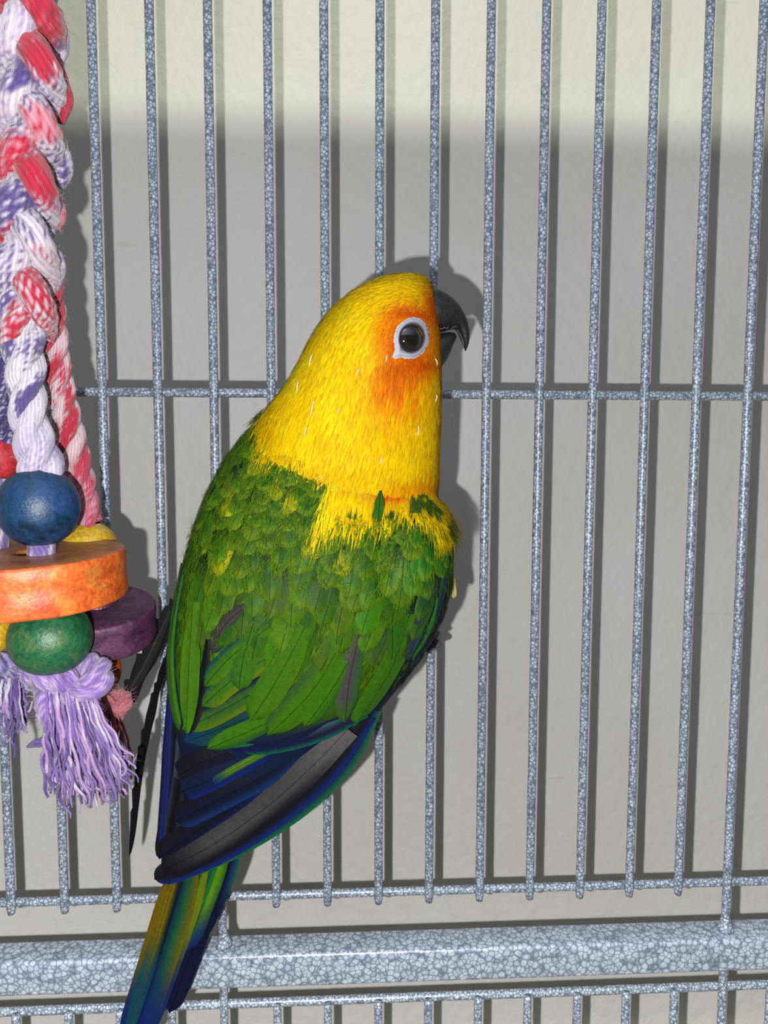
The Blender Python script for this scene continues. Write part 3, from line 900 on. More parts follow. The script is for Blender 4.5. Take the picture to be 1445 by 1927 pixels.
# downy fringes of barbs at the covert tips
def fringes():
    V, F, Cc = [], [], []
    for (tx, ty) in cf_:
        n = int(18 + 40 * sst(1260, 950, ty))
        fx, fy = flow(tx, ty - 20)
        hw = 15 + 9 * sst(880, 1230, ty)
        for _ in range(n):
            u = random.uniform(-1, 1)
            bx = tx - fy * u * hw * -0.9 - fx * (u * u) * 22 + random.uniform(-3, 3) - fx * 6
            by = ty + fx * u * hw * -0.9 - fy * (u * u) * 22 + random.uniform(-4, 2) - fy * 6
            h, nn = hit(bx, by)
            if h is None: continue
            a = random.gauss(u * -0.35, 0.3)
            ddx, ddy = fx * math.cos(a) - fy * math.sin(a), fx * math.sin(a) + fy * math.cos(a)
            d = (RIGHT * ddx + DOWN * ddy); d = (d - nn * d.dot(nn)).normalized()
            sd = d.cross(nn)
            L = random.uniform(0.9, 2.1)
            o0 = 2.0 + random.uniform(-0.2, 0.7)
            p0 = h + nn * o0; p1 = h + d * L + nn * (o0 + random.uniform(-0.1, 0.4))
            wd = random.uniform(0.05, 0.10)
            k = len(V)
            V += [p0 - sd * wd, p0 + sd * wd, p1]
            F.append((k, k + 1, k + 2))
            bc = plumage(tx, ty - 5)
            c = mix(mix(bc, (60, 110, 20), 0.4), (140, 160, 24), random.random() * (0.3 + 0.6 * sst(1250, 1000, ty)))
            c = lin(c, BK)
            Cc += [c, c, c]
    # loose curling barbs over the mantle
    for _ in range(26000):
        x, y = random.uniform(350, 850), random.uniform(800, 1240)
        if random.random() > 0.02 + 0.8 * sst(1130, 930, y) or not inpoly(x, y, REG): continue
        if x > 770 and random.random() < 0.6: continue
        if nz(x * 0.03, y * 0.03, 4.0) < -0.25: continue
        h, nn = hit(x, y)
        if h is None: continue
        fx, fy = flow(x, y)
        a = nz(x * 0.04, y * 0.04, 2.0) * 1.8 + random.gauss(0, 0.35)
        ddx, ddy = fx * math.cos(a) - fy * math.sin(a), fx * math.sin(a) + fy * math.cos(a)
        d = (RIGHT * ddx + DOWN * ddy); d = (d - nn * d.dot(nn)).normalized()
        sd = d.cross(nn)
        L = random.uniform(1.0, 2.4); o0 = 1.9 + random.uniform(-0.3, 0.9); cv = random.uniform(-0.5, 0.5)
        p0 = h + nn * o0; p1 = h + d * L * .55 + sd * cv * .5 + nn * (o0 + .2); p2 = h + d * L + sd * cv * 1.6 + nn * (o0 + random.uniform(-0.3, .3))
        wd = random.uniform(0.04, 0.085)
        k = len(V)
        V += [p0 - sd * wd, p0 + sd * wd, p1 + sd * wd, p1 - sd * wd, p2]
        F += [(k, k + 1, k + 2, k + 3), (k + 3, k + 2, k + 4)]
        c = mix(plumage(x, y), random.choice(((58, 92, 18), (120, 142, 22), (84, 116, 20), (44, 80, 20))), 0.6)
        Cc += [lin(c, BK)] * 5
    o = mesh_obj('down_fringe', V, F, M_BARB, bird, cols=Cc)
    tag(o, kind='stuff')
fringes()
# pale tip showing past the wing edge
feather('flight_feather', [(846, 1062, -34), (851, 1095, -34), (855, 1127, -34)], 6, across((196, 186, 110), (214, 204, 130), (170, 160, 80)), off=(0, 0), nt=6, nu=2, tip=0.2)
# the dark pointed feather standing up at the nape edge
feather('covert_feather', [(711, 924), (708, 950), (705, 985)], 9, across((40, 84, 16), (50, 96, 18), (60, 120, 20)), off=(2.6, 3.0), nt=6, nu=2, tip=0.4, base=0.2)

# pin feathers
M_PIN = plain('pin_sheath', lin((240, 224, 170), BK * 1.05), 0.4, 0.5)
for (a, b) in (((592, 668), (582, 692)), ((566, 718), (559, 740)), ((594, 752), (584, 786)), ((580, 803), (571, 825)), ((677, 694), (669, 709)),
               ((632, 572), (619, 581)), ((637, 770), (638, 779)), ((727, 668), (725, 681)), ((817, 742), (818, 757)), ((784, 800), (785, 822)),
               ((550, 890), (546, 901)), ((474, 925), (466, 940)), ((605, 893), (599, 904)), ((579, 640), (576, 650)), ((815, 675), (821, 690)), ((718, 860), (712, 875))):
    h0, n0 = hit(*a); h1, n1 = hit(*b)
    if h0 is None or h1 is None: continue
    pts = [h0.lerp(h1, t) + n0.lerp(n1, t) * (0.35 + 0.5 * math.sin(math.pi * min(t + .2, 1))) for t in (0, .25, .5, .75, 1)]
    V, F, UV = tube(pts, [0.12, 0.2, 0.22, 0.17, 0.05], 8)
    mesh_obj('pin_feather', V, F, M_PIN, bird)

# ---- eye
def eye():
    cx, cy = 772, 637
    # bare skin ring: outline in px (angle -> radius), drawn out at the lower left
    nA, nR = 64, 8
    V, F, Cc = [], [], []
    rng = random.Random(5)
    h0, n0 = hit(cx, cy)
    for j in range(nR + 1):
        t = j / nR
        for k in range(nA):
            a = 2 * math.pi * k / nA
            ca, sa = math.cos(a), math.sin(a)
            # tilted ellipse
            tl = math.radians(14)
            def ell(rx, ry):
                u = ca * math.cos(tl) + sa * math.sin(tl); v = -ca * math.sin(tl) + sa * math.cos(tl)
                return 1 / math.sqrt((u / rx) ** 2 + (v / ry) ** 2)
            ri = ell(22.5, 26.5)
            ro = ell(31.5, 39.5)
            da = (a - math.radians(132) + math.pi) % (2 * math.pi) - math.pi
            ro += 14 * math.exp(-(da / 0.17) ** 2)
            ro += rng.uniform(-1.2, 1.2) if j == nR else 0
            r = ri + (ro - ri) * t
            x, y = cx + ca * r, cy + sa * r
            h, n = hit(x, y)
            if h is None: h, n = h0, n0
            bul = 0.45 + 0.85 * math.sin(math.pi * min(1, t * 1.05 + 0.12)) + 0.07 * math.sin(t * 26)
            V.append(h + n * bul)
            c = mix((128, 126, 140), (196, 196, 212), sst(0.0, 0.6, t)) 
            c = mix(c, (236, 206, 196), sst(0.9, 1.0, t) * 0.5)
            c = mix(c, (60, 52, 54), sst(0.16, 0.0, t))
            Cc.append(lin(c, BK))
    # lid margin closing on the eyeball
    base_ = len(V)
    for k in range(nA):
        p = V[k]; V.append(p + (h0 + n0 * 0.2 - p) * 0.18 + n0 * 0.05); Cc.append(lin((30, 24, 24), BK))
    for k in range(nA):
        F.append((base_ + k, base_ + (k + 1) % nA, (k + 1) % nA, k))
    for j in range(nR):
        for k in range(nA):
            F.append((j * nA + k, j * nA + (k + 1) % nA, (j + 1) * nA + (k + 1) % nA, (j + 1) * nA + k))
    m = attr_material('bare_skin', 0.5, 0.3, 0.6, 2200)
    o = mesh_obj('eye_ring', V, F, m, bird, cols=Cc)
    # eyeball
    c0 = h0 + n0 * 0.1
    R_ = 4.9
    cen = c0 - n0 * (R_ - 1.75)
    V, F, Cc = [], [], []
    nl, nm = 28, 40
    ax = (n0).normalized(); e1 = ax.orthogonal().normalized(); e2 = ax.cross(e1)
    for i in range(nl + 1):
        th = math.pi * i / nl
        for k in range(nm):
            ph = 2 * math.pi * k / nm
            V.append(cen + (ax * math.cos(th) + (e1 * math.cos(ph) + e2 * math.sin(ph)) * math.sin(th)) * R_)
            d = math.degrees(th)
            c = (6, 5, 5) if d < 24 else mix((6, 5, 5), (34, 24, 20), sst(24, 28, d))
            c = mix(c, (26, 20, 18), sst(34, 42, d)); c = mix(c, (12, 10, 10), sst(44, 52, d))
            Cc.append(lin(c, 0.6))
    for i in range(nl):
        for k in range(nm):
            F.append((i * nm + k, (i + 1) * nm + k, (i + 1) * nm + (k + 1) % nm, i * nm + (k + 1) % nm))
    m, nt_, b = newmat('eyeball')
    at_ = N(nt_, 'ShaderNodeAttribute', attribute_name='Col')
    nt_.links.new(at_.outputs['Color'], b.inputs['Base Color'])
    b.inputs['Roughness'].default_value = 0.06
    b.inputs['Coat Weight'].default_value = 0.6
    mesh_obj('eyeball', V, F, m, bird, cols=Cc)
eye()

# ---- beak
M_BEAK = plain('dark_horn', lin((40, 40, 43), 0.36), 0.5, 0.35, 0.7, 700, 0.35)
def beak(secs, name, n=22, yc=-38.5):
    S2 = []
    P = crom([(a[0], a[1], b[0], b[1], h) for a, b, h in secs], (len(secs) - 1) * 4)
    V, F = [], []
    for (ax, ay, bx, by, h) in P:
        A, B = at(ax, ay, yc), at(bx, by, yc)
        c, s = (A + B) / 2, (A - B) / 2
        for k in range(n):
            t = 2 * math.pi * k / n
            ct, st_ = math.cos(t), math.sin(t)
            sq = math.copysign(abs(st_) ** 0.85, st_)
            V.append(c + s * ct + Vector((0, 1, 0)) * (h * sq))
    m = len(P)
    for i in range(m - 1):
        for k in range(n):
            F.append((i * n + k, i * n + (k + 1) % n, (i + 1) * n + (k + 1) % n, (i + 1) * n + k))
    F.append(tuple(range(n))); F.append(tuple((m - 1) * n + k for k in range(n)))
    return mesh_obj(name, V, F, M_BEAK, bird)
beak([((800, 549), (808, 628), 8.6), ((818, 546), (826, 626), 8.2), ((838, 554), (842, 622), 7.2), ((857, 570), (854, 619), 6.0), ((871, 589), (859, 621), 4.7),
      ((879, 607), (862, 627), 3.6), ((883, 626), (867, 638), 2.6), ((882, 645), (872, 650), 1.6), ((877, 660), (875, 660), 0.4)], 'upper_beak')
beak([((800, 634), (812, 694), 6.6), ((820, 630), (826, 693), 6.2), ((838, 626), (836, 684), 5.2), ((850, 626), (845, 668), 3.9), ((857, 629), (852, 650), 2.3),
      ((859, 633), (857, 640), 0.6)], 'lower_beak')
# pale worn flake lines on the beak edge
M_FLK = plain('horn_flake', lin((120, 118, 118), 0.6), 0.5, 0.4)
for ln in ([(826, 618), (832, 619), (836, 616), (842, 618), (845, 610), (850, 606), (852, 612)], [(851, 617), (858, 612), (866, 600), (864, 592)], [(852, 612), (861, 616), (868, 628), (874, 642), (876, 652)],
           [(860, 620), (868, 634), (873, 650)], [(822, 641), (832, 638), (840, 640), (848, 642)], [(868, 590), (876, 602), (881, 616)]):
    pts = []
    for q in crom(ln, 10):
        # front face of the beak at this place
        f = 7.6 * max(0.12, 1 - ((q[0] - 800) / 80) ** 1.6)
        pts.append(at(q[0], q[1], -38.5 - f * 0.78))
    V, F, UV = tube(pts, [0.05] + [0.1] * 9 + [0.04], 6)
    mesh_obj('horn_flake', V, F, M_FLK, bird)

# ---- feet: grey zygodactyl toes closed round the bars
M_TOE = plain('foot_skin', lin((96, 90, 90), 0.6), 0.55, 0.4, 0.9, 1500, 0.5)
M_CLAW = plain('claw_horn', lin((30, 30, 32), 0.6), 0.3, 0.5)
def foot(bx, z, s):
    ft = None
    for (a0, dz, r, sg) in ((0, 2.2, 1.15, 1), (0, -1.0, 1.15, 1), (0, 1.2, 1.0, -1), (0, -2.4, 1.0, -1)):
        pts, rad = [], []
        for i in range(13):
            t = i / 12
            a = math.radians(-90 + sg * (t * 200))
            rr = 1.6 + r + 0.1
            pts.append(Vector((bx + math.cos(a) * rr * (1.0), math.sin(a) * rr, z + dz + (t - .2) * 1.2 * s)))
            rad.append(r * (1.0 + 0.12 * math.cos(t * 19)) * (1 - 0.3 * t))
        V, F, UV = tube(pts, rad, 12)
        toe = mesh_obj('toe', V, F, M_TOE, bird)
        e = pts[-1]; tdir = (pts[-1] - pts[-2]).normalized()
        cp = [e, e + tdir * 1.1 + Vector((0, 0.1, -0.3)), e + tdir * 1.7 + Vector((0, 0.1, -1.3))]
        V, F, UV = tube(cp, [0.7, 0.45, 0.06], 8)
        mesh_obj('claw', V, F, M_CLAW, toe, root=bird)
foot(6 * P_, origin_of(bird).z + 0.5, 1)
foot(4 * P_, at(612, 1232, -4).z, -1)

# ------------------------------------------------------------------ the hanging rope toy
TK = 0.46
toy = empty('rope_toy', at(52, 0, -52) + Vector((0, 0, 40)))
tag(toy, 'hanging bird toy of braided tie-dyed rope, wooden beads, discs and frayed purple tassels', 'bird toy')
RED, WHT, PUR, LIL, PNK, DRD = (204, 44, 70), (232, 218, 230), (92, 76, 140), (190, 170, 214), (232, 150, 168), (150, 30, 50)
def yarn_tube(name, pts, radii, colfn, n=32, lobes=0, parent=None, twist=0.12, root=None, flat=0.06):
    V, F, UV = tube(pts, radii, n, rfn=(lambda u, s: 1 + flat * math.cos(2 * math.pi * (lobes * (u + s * twist / 3)))) if lobes else None)
    cols = [lin(tuple(min(255, max(0, q)) for q in colfn(uv[0], uv[1], v)), TK) for uv, v in zip(UV, V)]
    return mesh_obj(name, V, F, M_YARN, parent or toy, cols=cols, uvs=UV, root=root or toy)
def streak(u, s, tw=0.022, f=1.0, seed=0.0):
    a = 2 * math.pi * (u + s * tw)
    return 0.6 * noise.noise(Vector((math.cos(a) * 4 * f + seed, math.sin(a) * 4 * f, s * 0.05))) + 0.55 * noise.noise(Vector((math.cos(a) * 10 * f + seed, math.sin(a) * 10 * f, s * 0.07)))
fuzz_src = []
# three-strand braid; each lobe where a strand crosses the front has its own dye
def dye(seq, cx):
    """seq: list of (y px, side, main, second, amount)"""
    pass
BR_P = 330.0
def braid_colour(k):
    # dye by place down the strand (px), different in each strand
    tab = {0: [(-200, RED, PNK), (40, RED, DRD), (120, PUR, WHT), (200, WHT, LIL), (330, RED, RED), (440, WHT, PUR), (600, WHT, PUR)],
           1: [(-200, WHT, LIL), (30, WHT, LIL), (150, WHT, PUR), (240, PNK, RED), (290, WHT, PUR), (380, PUR, WHT), (470, RED, WHT), (600, RED, WHT)],
           2: [(-200, PUR, LIL), (0, RED, DRD), (90, RED, RED), (200, WHT, PUR), (300, RED, PNK), (400, WHT, PUR), (520, WHT, RED), (640, RED, WHT)]}[k]
    def fn(u, s, v):
        y = proj(v)[1]
        for i in range(len(tab) - 1):
            if y < tab[i + 1][0]: break
        a = tab[i][1:]; b = tab[min(i + 1, len(tab) - 1)][1:]
        t = (y - tab[i][0]) / (tab[i + 1][0] - tab[i][0]) if i + 1 < len(tab) else 1
        st = streak(u, s, seed=k * 7.3)
        pick = sst(0.42, 0.58, t + st * 0.5)
        m1 = mix(a[0], b[0], pick); m2 = mix(a[1], b[1], pick)
        c = mix(m1, m2, sst(0.05, 0.28, streak(u, s, f=1.6, seed=k * 3.1 + 20)))
        return mix(c, (250, 244, 248), 0.35 * sst(0.25, 0.5, streak(u, s, f=3, seed=40)))
    return fn
for k in range(3):
    pts, rad = [], []
    y = -260.0
    while y < 640:
        th = 2 * math.pi * (y / BR_P + k / 3.0) + 0.6
        x = 48 + 33 * math.sin(th) + 6 * math.sin(y * 0.01)
        Yd = -54 - 5.2 * math.sin(2 * th + 0.3)
        p = at(x, y, Yd)
        pts.append(p)
        r = 4.7 * (1 + 0.13 * math.cos(2 * th + 2.2)) * (1 - 0.25 * sst(520, 640, y))
        rad.append(r * (1 + 0.12 * nz(y * 0.012, k * 5.0)))
        y += 4.0
    yarn_tube('braid_strand', pts, rad, braid_colour(k), lobes=5, flat=0.05)
    fuzz_src.append((pts, rad, (214, 190, 212), 700))
# small worn red tuft standing off the braid
pts = [at(92, 120, -50), at(108, 148, -49), at(122, 185, -48), at(118, 212, -48), at(116, 232, -48)]
yarn_tube('yarn_tuft', [Vector(tuple(q)) for q in crom([tuple(p) for p in pts], 30)], [2.9 - 2.0 * (i / 30) ** 1.5 for i in range(31)],
          lambda u, s, v: mix(RED, DRD, sst(0, .3, streak(u, s))), n=20, lobes=3)
# back yarns bulging at the braid's right edge
for (pl, r0, ca, cb) in (([(78, 30), (100, 50), (108, 90), (100, 130)], 3.0, WHT, LIL), ([(88, 240), (106, 270), (116, 320), (108, 350)], 3.0, WHT, PUR),
                         ([(80, 365), (98, 380), (106, 405), (100, 430)], 2.6, PNK, RED), ([(82, 470), (100, 480), (106, 510), (100, 545)], 2.4, LIL, WHT)):
    q = [Vector(tuple(v)) for v in crom([tuple(at(a, b, -47)) for a, b in pl], 24)]
    yarn_tube('yarn_loop', q, [r0 * (0.5 + 0.5 * math.sin(math.pi * (i + 2) / 28)) for i in range(25)],
              lambda u, s, v, ca=ca, cb=cb: mix(ca, cb, sst(-.05, .2, streak(u, s, seed=ca[1]))), n=20, lobes=3)
    fuzz_src.append((q, [r0] * 25, (225, 205, 220), 160))
def twisted_tail(path, R0, colf, pitch, seed, nply=3, ph=0.0, name='rope_tail', hairs=700):
    """a laid rope: plies winding round the path"""
    n = 90
    C_ = [Vector(tuple(q)) for q in crom([tuple(p) for p in path], n)]
    holder = None
    for k in range(nply):
        pts, rad = [], []
        s = 0
        for i, c in enumerate(C_):
            T = (C_[min(n, i + 1)] - C_[max(0, i - 1)]).normalized()
            if i: s += (c - C_[i - 1]).length
            e1 = T.cross(Vector((0, 1, 0))).normalized(); e2 = T.cross(e1)
            a = 2 * math.pi * (s / pitch + k / nply) + ph
            R = R0 if not callable(R0) else R0(i / n)
            pts.append(c + (e1 * math.cos(a) + e2 * math.sin(a)) * R * 0.50)
            rad.append(R * 0.60)
        o = yarn_tube('ply', pts, rad, lambda u, s, v, k=k: colf(u, s, v, k), n=28, lobes=4, parent=holder, flat=0.05)
        if holder is None:
            o.name = name; holder = o
        fuzz_src.append((pts, rad, (226, 212, 224), hairs // nply))
    return holder
def col_white_purple(u, s, v, k):
    x, y = proj(v)
    st = streak(u, s, seed=k * 5.0)
    f = sst(0.12, 0.26, noise.noise(Vector((k * 9 + u * 2.5, s * 0.085, 3.0))) + st * 0.55)
    c = mix((236, 228, 238), PUR, f * 0.95)
    return mix(c, (206, 188, 226), 0.8 * sst(740, 860, y) * sst(-0.3, 0.1, st + 0.1))
def col_red_white(u, s, v, k):
    st = streak(u, s, seed=k * 4.0 + 9)
    f = sst(-0.06, 0.16, noise.noise(Vector((k * 7 + u * 2.5, s * 0.10, 8.0))) + st * 0.6)
    y = proj(v)[1]
    c = mix((240, 208, 214), (208, 48, 76), f)
    return mix(c, (226, 110, 140), 0.5 * sst(820, 940, y))
def col_purple(u, s, v, k):
    return mix((70, 56, 116), (200, 190, 220), sst(0.16, 0.3, streak(u, s, seed=k)))
twisted_tail([at(30, 540, -54), at(42, 610, -55), at(48, 700, -55), at(55, 790, -55), at(70, 850, -54), at(78, 900, -54)],
             lambda t: 4.9 + 0.4 * math.sin(t * 9) + 0.5 * sst(.75, .95, t), col_white_purple, 26, 1, ph=0.8, hairs=900)
twisted_tail([at(84, 500, -46), at(92, 580, -44), at(108, 690, -40), at(128, 800, -36), at(150, 900, -33), at(168, 985, -31)],
             lambda t: 3.9 + 0.25 * math.sin(t * 11), col_red_white, 21, 2, ph=0.2, hairs=900)
twisted_tail([at(-4, 560, -46), at(0, 650, -44), at(-4, 740, -42), at(2, 830, -40)], 4.0, col_purple, 22, 3, hairs=300)
# lilac sleeve of rope between the blue bead and the disc, and through the lower beads
def thru(px, y0, y1, Yd, r, c):
    pts = [at(px, y0 + (y1 - y0) * i / 20, Yd) for i in range(21)]
    yarn_tube('rope_core', pts, [r] * 21, lambda u, s, v: mix(c, WHT, sst(0.1, 0.3, streak(u, s, seed=px))), n=20)
thru(78, 890, 1290, -55, 3.6, (128, 108, 176))
thru(172, 985, 1310, -30, 3.2, (214, 90, 120))
thru(-6, 900, 1250, -44, 3.2, (110, 90, 150))

WH3 = (1, 1, 1)
def bead(cx, cy, rx, ry, Yd, mat, name='wooden_bead', hole=0.30, tilt=0.0):
    c = at(cx, cy, Yd); D = (c - CAM).dot(FWD)
    R = rx * D / FPX; H = ry * D / FPX
    hr = hole * R
    prof = []
    a0 = math.asin(min(0.95, hr / R))
    for i in range(33):
        a = a0 + (math.pi - 2 * a0) * i / 32
        ca = math.cos(a)
        prof.append((R * math.sin(a) ** 0.92, H * ca / math.cos(a0)))
    prof += [(hr, -H * 0.9), (hr, H * 0.9)]
    V, F = [], []
    n = 48
    m = len(prof)
    rot = Matrix.Rotation(math.radians(tilt), 3, 'X')
    for (r_, z_) in prof:
        for k in range(n):
            a = 2 * math.pi * k / n
            V.append(c + rot @ Vector((r_ * math.cos(a), r_ * math.sin(a), z_)))
    for i in range(m):
        for k in range(n):
            F.append((i * n + k, ((i + 1) % m) * n + k, ((i + 1) % m) * n + (k + 1) % n, i * n + (k + 1) % n))
    return mesh_obj(name, V, F, mat, toy, cols=[WH3] * len(V))
def disc(cx, cy, rpx, hpx, Yd, mat, tx=0.0, ty=0.0, hole=0.16, face=WH3, patch=None, holeoff=(0, 0)):
    """sawn branch slice: rounded rim, bored through"""
    c = at(cx, cy, Yd); D = (c - CAM).dot(FWD)
    R = rpx * D / FPX; H = hpx * D / FPX / 2
    e = 1.0
    prof = [(hole * R, H - 0.15, 0), (hole * R + 0.3, H, 0)] + [(hole * R + (R - e - hole * R) * i / 10, H, 0) for i in range(1, 11)]
    prof += [(R - e + e * math.sin(a), H - e + e * math.cos(a), 1) for a in (0.4, 0.8, 1.2, 1.57)]
    prof += [(R * (1 + 0.006 * math.sin(i)), H - e - (2 * H - 2 * e) * i / 10, 1) for i in range(1, 11)]
    prof += [(R - e + e * math.cos(a), -H + e - e * math.sin(a), 1) for a in (0.4, 0.8, 1.2, 1.57)]
    prof += [(hole * R, -H, 0)]
    V, F, Cc = [], [], []
    n = 96; m = len(prof)
    rot = Matrix.Rotation(math.radians(ty), 3, 'Y') @ Matrix.Rotation(math.radians(tx), 3, 'X')
    for (r_, z_, side) in prof:
        for k in range(n):
            a = 2 * math.pi * k / n
            rr = r_ * (1 + 0.012 * math.sin(3 * a + 1) + 0.006 * math.sin(7 * a)) if r_ > R * 0.6 else r_
            p = Vector((rr * math.cos(a), rr * math.sin(a), z_ + (0.12 * noise.noise(Vector((math.cos(a) * 2, math.sin(a) * 2, z_ * .3))) if side else 0)))
            if side: p *= 1 + 0.008 * noise.noise(Vector((math.cos(a) * 6, math.sin(a) * 6, z_ * 0.5)))
            V.append(c + rot @ p)
            col = WH3 if side else face
            if not side:
                # growth rings and radial checks of the sawn face
                g = 0.88 + 0.12 * math.sin(r_ * 4.0 + 1.5 * noise.noise(Vector((math.cos(a), math.sin(a), 0)))) - 0.14 * max(0, noise.noise(Vector((math.cos(a) * 9, math.sin(a) * 9, 1))))
                col = tuple(v * g for v in face)
            elif patch:
                q = patch(p, V[-1])
                if q: col = q
            Cc.append(col)
    for i in range(m):
        for k in range(n):
            F.append((i * n + k, ((i + 1) % m) * n + k, ((i + 1) % m) * n + (k + 1) % n, i * n + (k + 1) % n))
    return mesh_obj('wooden_disc', V, F, mat, toy, cols=Cc)
M_BLUE = wood_material('blue_stained_wood', lin((14, 40, 66), TK), lin((26, 70, 106), TK), lin((44, 74, 130), TK))
M_GREEN = wood_material('green_stained_wood', lin((22, 84, 56), TK), lin((44, 112, 70), TK), lin((98, 118, 62), TK))
M_ORANGE = wood_material('orange_stained_wood', lin((206, 78, 34), TK), lin((238, 108, 44), TK), lin((250, 140, 60), TK))
M_PURPLE = wood_material('purple_stained_wood', lin((66, 36, 62), TK), lin((96, 52, 84), TK), lin((118, 72, 104), TK), 0.5)
M_YELLOW = wood_material('yellow_stained_wood', lin((196, 150, 20), TK), lin((226, 184, 44), TK), lin((214, 190, 90), TK))
M_ORED = wood_material('red_orange_stained_wood', lin((176, 62, 20), TK), lin((214, 88, 30), TK), lin((226, 116, 46), TK))
M_REDW = wood_material('red_stained_wood', lin((160, 26, 36), TK), lin((200, 38, 50), TK), lin((214, 60, 70), TK), 0.6)
bead(73, 954, 73, 71, -55, M_BLUE)
bead(95, 1200, 75, 66, -54, M_GREEN)
bead(168, 1034, 52, 50, -30, M_YELLOW)
bead(184, 1262, 42, 46, -30, M_ORED)
bead(-14, 1190, 38, 38, -46, M_YELLOW)
bead(-2, 860, 37, 44, -40, M_REDW, hole=0.25)
def opatch(p, wv):
    x, y = proj(wv)
    v = blob(x, y, 178, 1085, 26, 34, 0) + 0.5 * noise.noise(wv * 0.35)
    f = sst(0.35, 0.75, v)
    if f <= 0: return None
    return mix((1, 1, 1), (0.80, 1.45, 1.5), f * 0.75)
disc(66, 1084, 160, 92, -52, M_ORANGE, tx=3.5, ty=-1.0, hole=0.2, face=(0.7, 1.35, 2.0), patch=opatch)
disc(190, 1170, 98, 68, -30, M_PURPLE, tx=14, ty=3, hole=0.2, face=(0.95, 1.15, 1.1))

# tassels: a knot of thick yarn, then many loose yarns
def tassel(kx, ky, Yd, kr, base, spread, n, cols, seed, curl=1.0, knotcol=None, rr=0.62):
    rng = random.Random(seed)
    c = at(kx, ky, Yd)
    D = (c - CAM).dot(FWD); q = D / FPX
    # overhand knot: one fat yarn wound round itself
    pts = []
    for i in range(91):
        t = 2 * math.pi * i / 90 * 1.0
        pts.append(c + Vector(((math.sin(t) + 1.6 * math.sin(2 * t)) * kr * 0.36, -math.sin(3 * t) * kr * 0.34, (math.cos(t) - 1.6 * math.cos(2 * t)) * kr * 0.27)))
    kc = knotcol or cols[0]
    knot = None
    for pl_ in range(3):
        pp, rd = [], []
        for i in range(91):
            T = (pts[min(90, i + 1)] - pts[max(0, i - 1)]).normalized()
            e1 = T.cross(Vector((0.3, 1, 0.2))).normalized(); e2 = T.cross(e1)
            a = 2 * math.pi * (i / 13.0 + pl_ / 3)
            pp.append(pts[i] + (e1 * math.cos(a) + e2 * math.sin(a)) * kr * 0.19)
            rd.append(kr * 0.235 * (1 + 0.12 * nz(i * 0.2, pl_ * 3.0)))
        o = yarn_tube('ply', pp, rd, lambda u, s, v: mix(kc[0], kc[1], sst(-0.1, 0.3, streak(u, s, seed=seed + pl_))), n=20, lobes=5, flat=0.07, parent=knot)
        if knot is None:
            o.name = 'tassel'; knot = o
        fuzz_src.append((pp, rd, kc[1], 420))
    for j in range(n):
        f = (j + rng.random()) / n
        end = (base[0][0] + (base[1][0] - base[0][0]) * f + rng.gauss(0, 6), base[0][1] + (base[1][1] - base[0][1]) * f + rng.gauss(0, 16) + 26 * math.sin(math.pi * f))
        dep = rng.uniform(-1, 1)
        Le = rng.uniform(0.72, 1.0)
        sx = kx + (f - 0.5) * spread + rng.uniform(-4, 4); sy = ky + rng.uniform(4, 18)
        ex = sx + (end[0] - sx) * Le; ey = sy + (end[1] - sy) * Le
        w1, w2, ph = rng.uniform(2, 6) * curl, rng.uniform(1, 3.0) * curl, rng.uniform(0, 6)
        hook = rng.random() < 0.35
        pl = []
        m = 26
        for i in range(m + 1):
            t = i / m
            x = sx + (ex - sx) * (t ** 1.1) + w1 * math.sin(ph + t * 7) * t + w2 * math.sin(ph * 2 + t * 19) * t
            y = sy + (ey - sy) * t + w2 * math.cos(ph + t * 15) * t
            Y_ = Yd - kr * 0.3 + dep * (1.0 + 5.0 * math.sin(math.pi * min(1, 0.15 + t * 0.8))) + 0.3 * w1 * math.sin(ph + t * 9) * q
            if hook and t > 0.86:
                a = (t - 0.86) / 0.14 * math.pi * 1.2
                x += 6 * (1 - math.cos(a)) * (1 if ph > 3 else -1); y -= 7 * (a / 3 + math.sin(a) * 0.3)
            pl.append(at(x, y, Y_))
        r0 = rr * rng.uniform(0.55, 1.15)
        col = rng.choice(cols)
        a_, b_ = col
        sd_ = rng.uniform(0, 50)
        V, F, UV = tube(pl, [r0 * (0.8 + 0.25 * noise.noise(Vector((sd_, i * 0.35, 0)))) * (1 if i < m - 2 else 0.7) for i in range(m + 1)], 7)
        Cc = [lin(mix(a_, b_, sst(-0.1, 0.3, noise.noise(Vector((sd_, uv[1] * 0.16, 1))) + 0.25 * noise.noise(Vector((uv[0] * 6, uv[1] * 0.5, sd_))))), TK) for uv in UV]
        mesh_obj('yarn', V, F, M_YARN, knot, cols=Cc, uvs=[(u[0] * 0.3 + sd_, u[1]) for u in UV], root=toy)
        if j % 3 == 0: fuzz_src.append((pl, [r0] * (m + 1), b_, 26))
    return knot
LP, MP, DP = (192, 156, 222), (148, 112, 196), (92, 68, 146)
tassel(128, 1294, -52, 10.4, ((98, 1512), (262, 1478)), 96, 140, [(MP, LP), (LP, (220, 190, 238)), (DP, MP), (MP, (226, 214, 240)), ((204, 160, 220), (232, 210, 240)), (DP, MP), ((116, 86, 168), MP)], 11, curl=1.9,
       knotcol=(MP, (214, 190, 232)))
tassel(16, 1262, -46, 8.2, ((-30, 1350), (52, 1385)), 40, 46, [(DP, MP), (DP, (200, 190, 222)), ((76, 60, 124), DP), ((220, 214, 236), LP)], 12, knotcol=((88, 70, 140), (196, 186, 222)))
tassel(92, 1268, -44, 5.0, ((48, 1320), (80, 1350)), 20, 18, [(WHT, LIL), (LIL, WHT)], 14, knotcol=(WHT, LIL), rr=0.4)
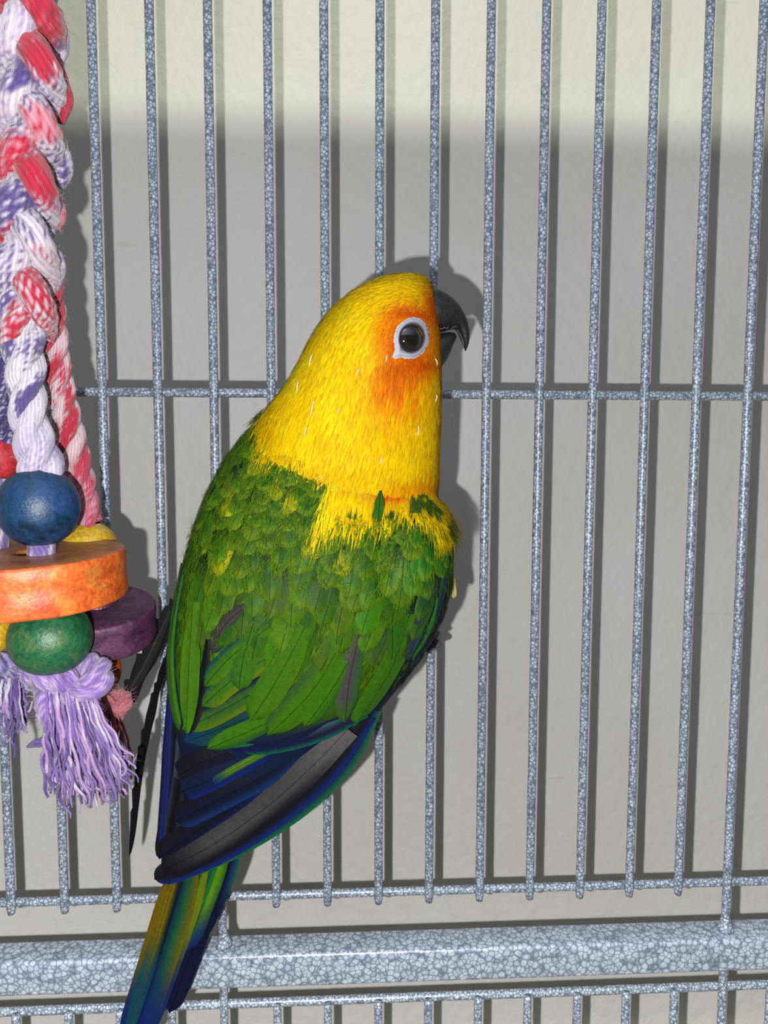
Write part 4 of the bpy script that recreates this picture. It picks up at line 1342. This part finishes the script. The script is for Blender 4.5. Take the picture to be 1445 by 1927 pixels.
tassel(206, 1330, -29, 6.0, ((180, 1500), (262, 1480)), 30, 26, [((196, 90, 110), (222, 140, 150)), ((180, 80, 100), (214, 120, 140))], 13, knotcol=((206, 96, 116), (226, 150, 160)))
# stray purple end sticking out at the left of the tassel
q = [Vector(tuple(v)) for v in crom([tuple(at(a, b, -48)) for a, b in ((100, 1385), (80, 1396), (64, 1400), (51, 1406))], 14)]
yarn_tube('yarn_tuft', q, [1.5, 1.5, 1.5, 1.6, 1.5, 1.4, 1.3, 1.3, 1.2, 1.1, 1.0, .8, .7, .5, .3], lambda u, s, v: mix(DP, MP, u), n=10)
# fine loose fibres
def fuzz():
    V, F, Cc = [], [], []
    for pts, rad, col, n in fuzz_src:
        for _ in range(int(n * 1.8)):
            i = random.randrange(1, len(pts) - 1)
            T = (pts[i + 1] - pts[i - 1]).normalized()
            a = random.uniform(0, 6.283)
            e1 = T.orthogonal().normalized(); e2 = T.cross(e1)
            o_ = e1 * math.cos(a) + e2 * math.sin(a)
            p = pts[i] + o_ * rad[i] * 0.97
            L = random.uniform(0.5, 3.2)
            d = (T * random.uniform(-1.2, 1.2) + o_ * random.uniform(0.1, 0.8)).normalized()
            sd = d.cross(o_).normalized()
            wd = 0.036
            cv = sd * random.uniform(-0.5, 0.5) - o_ * random.uniform(0, 0.3)
            k = len(V)
            V += [p - sd * wd, p + sd * wd, p + d * L * 0.55 + cv * .3 + sd * wd, p + d * L * 0.55 + cv * .3 - sd * wd, p + d * L + cv]
            F += [(k, k + 1, k + 2, k + 3), (k + 3, k + 2, k + 4)]
            c = lin(tuple(min(255, q * random.uniform(0.8, 1.1)) for q in col), TK)
            Cc += [c] * 5
    tag(mesh_obj('fuzz', V, F, M_FUZZ, toy, cols=Cc), kind='stuff')
fuzz()
# screw link that holds the braid to the roof, above the picture
M_STEEL = plain('zinc_plated_steel', (0.5, 0.5, 0.52), 0.3, 0.5)
top = at(48, -260, -54)
pts = [Vector((top.x, top.y, top.z + (ROOF_Z - top.z) * i / 6)) for i in range(7)]
V, F, UV = tube(pts, [1.2] * 7, 10)
mesh_obj('hanging_link', V, F, M_STEEL, toy)
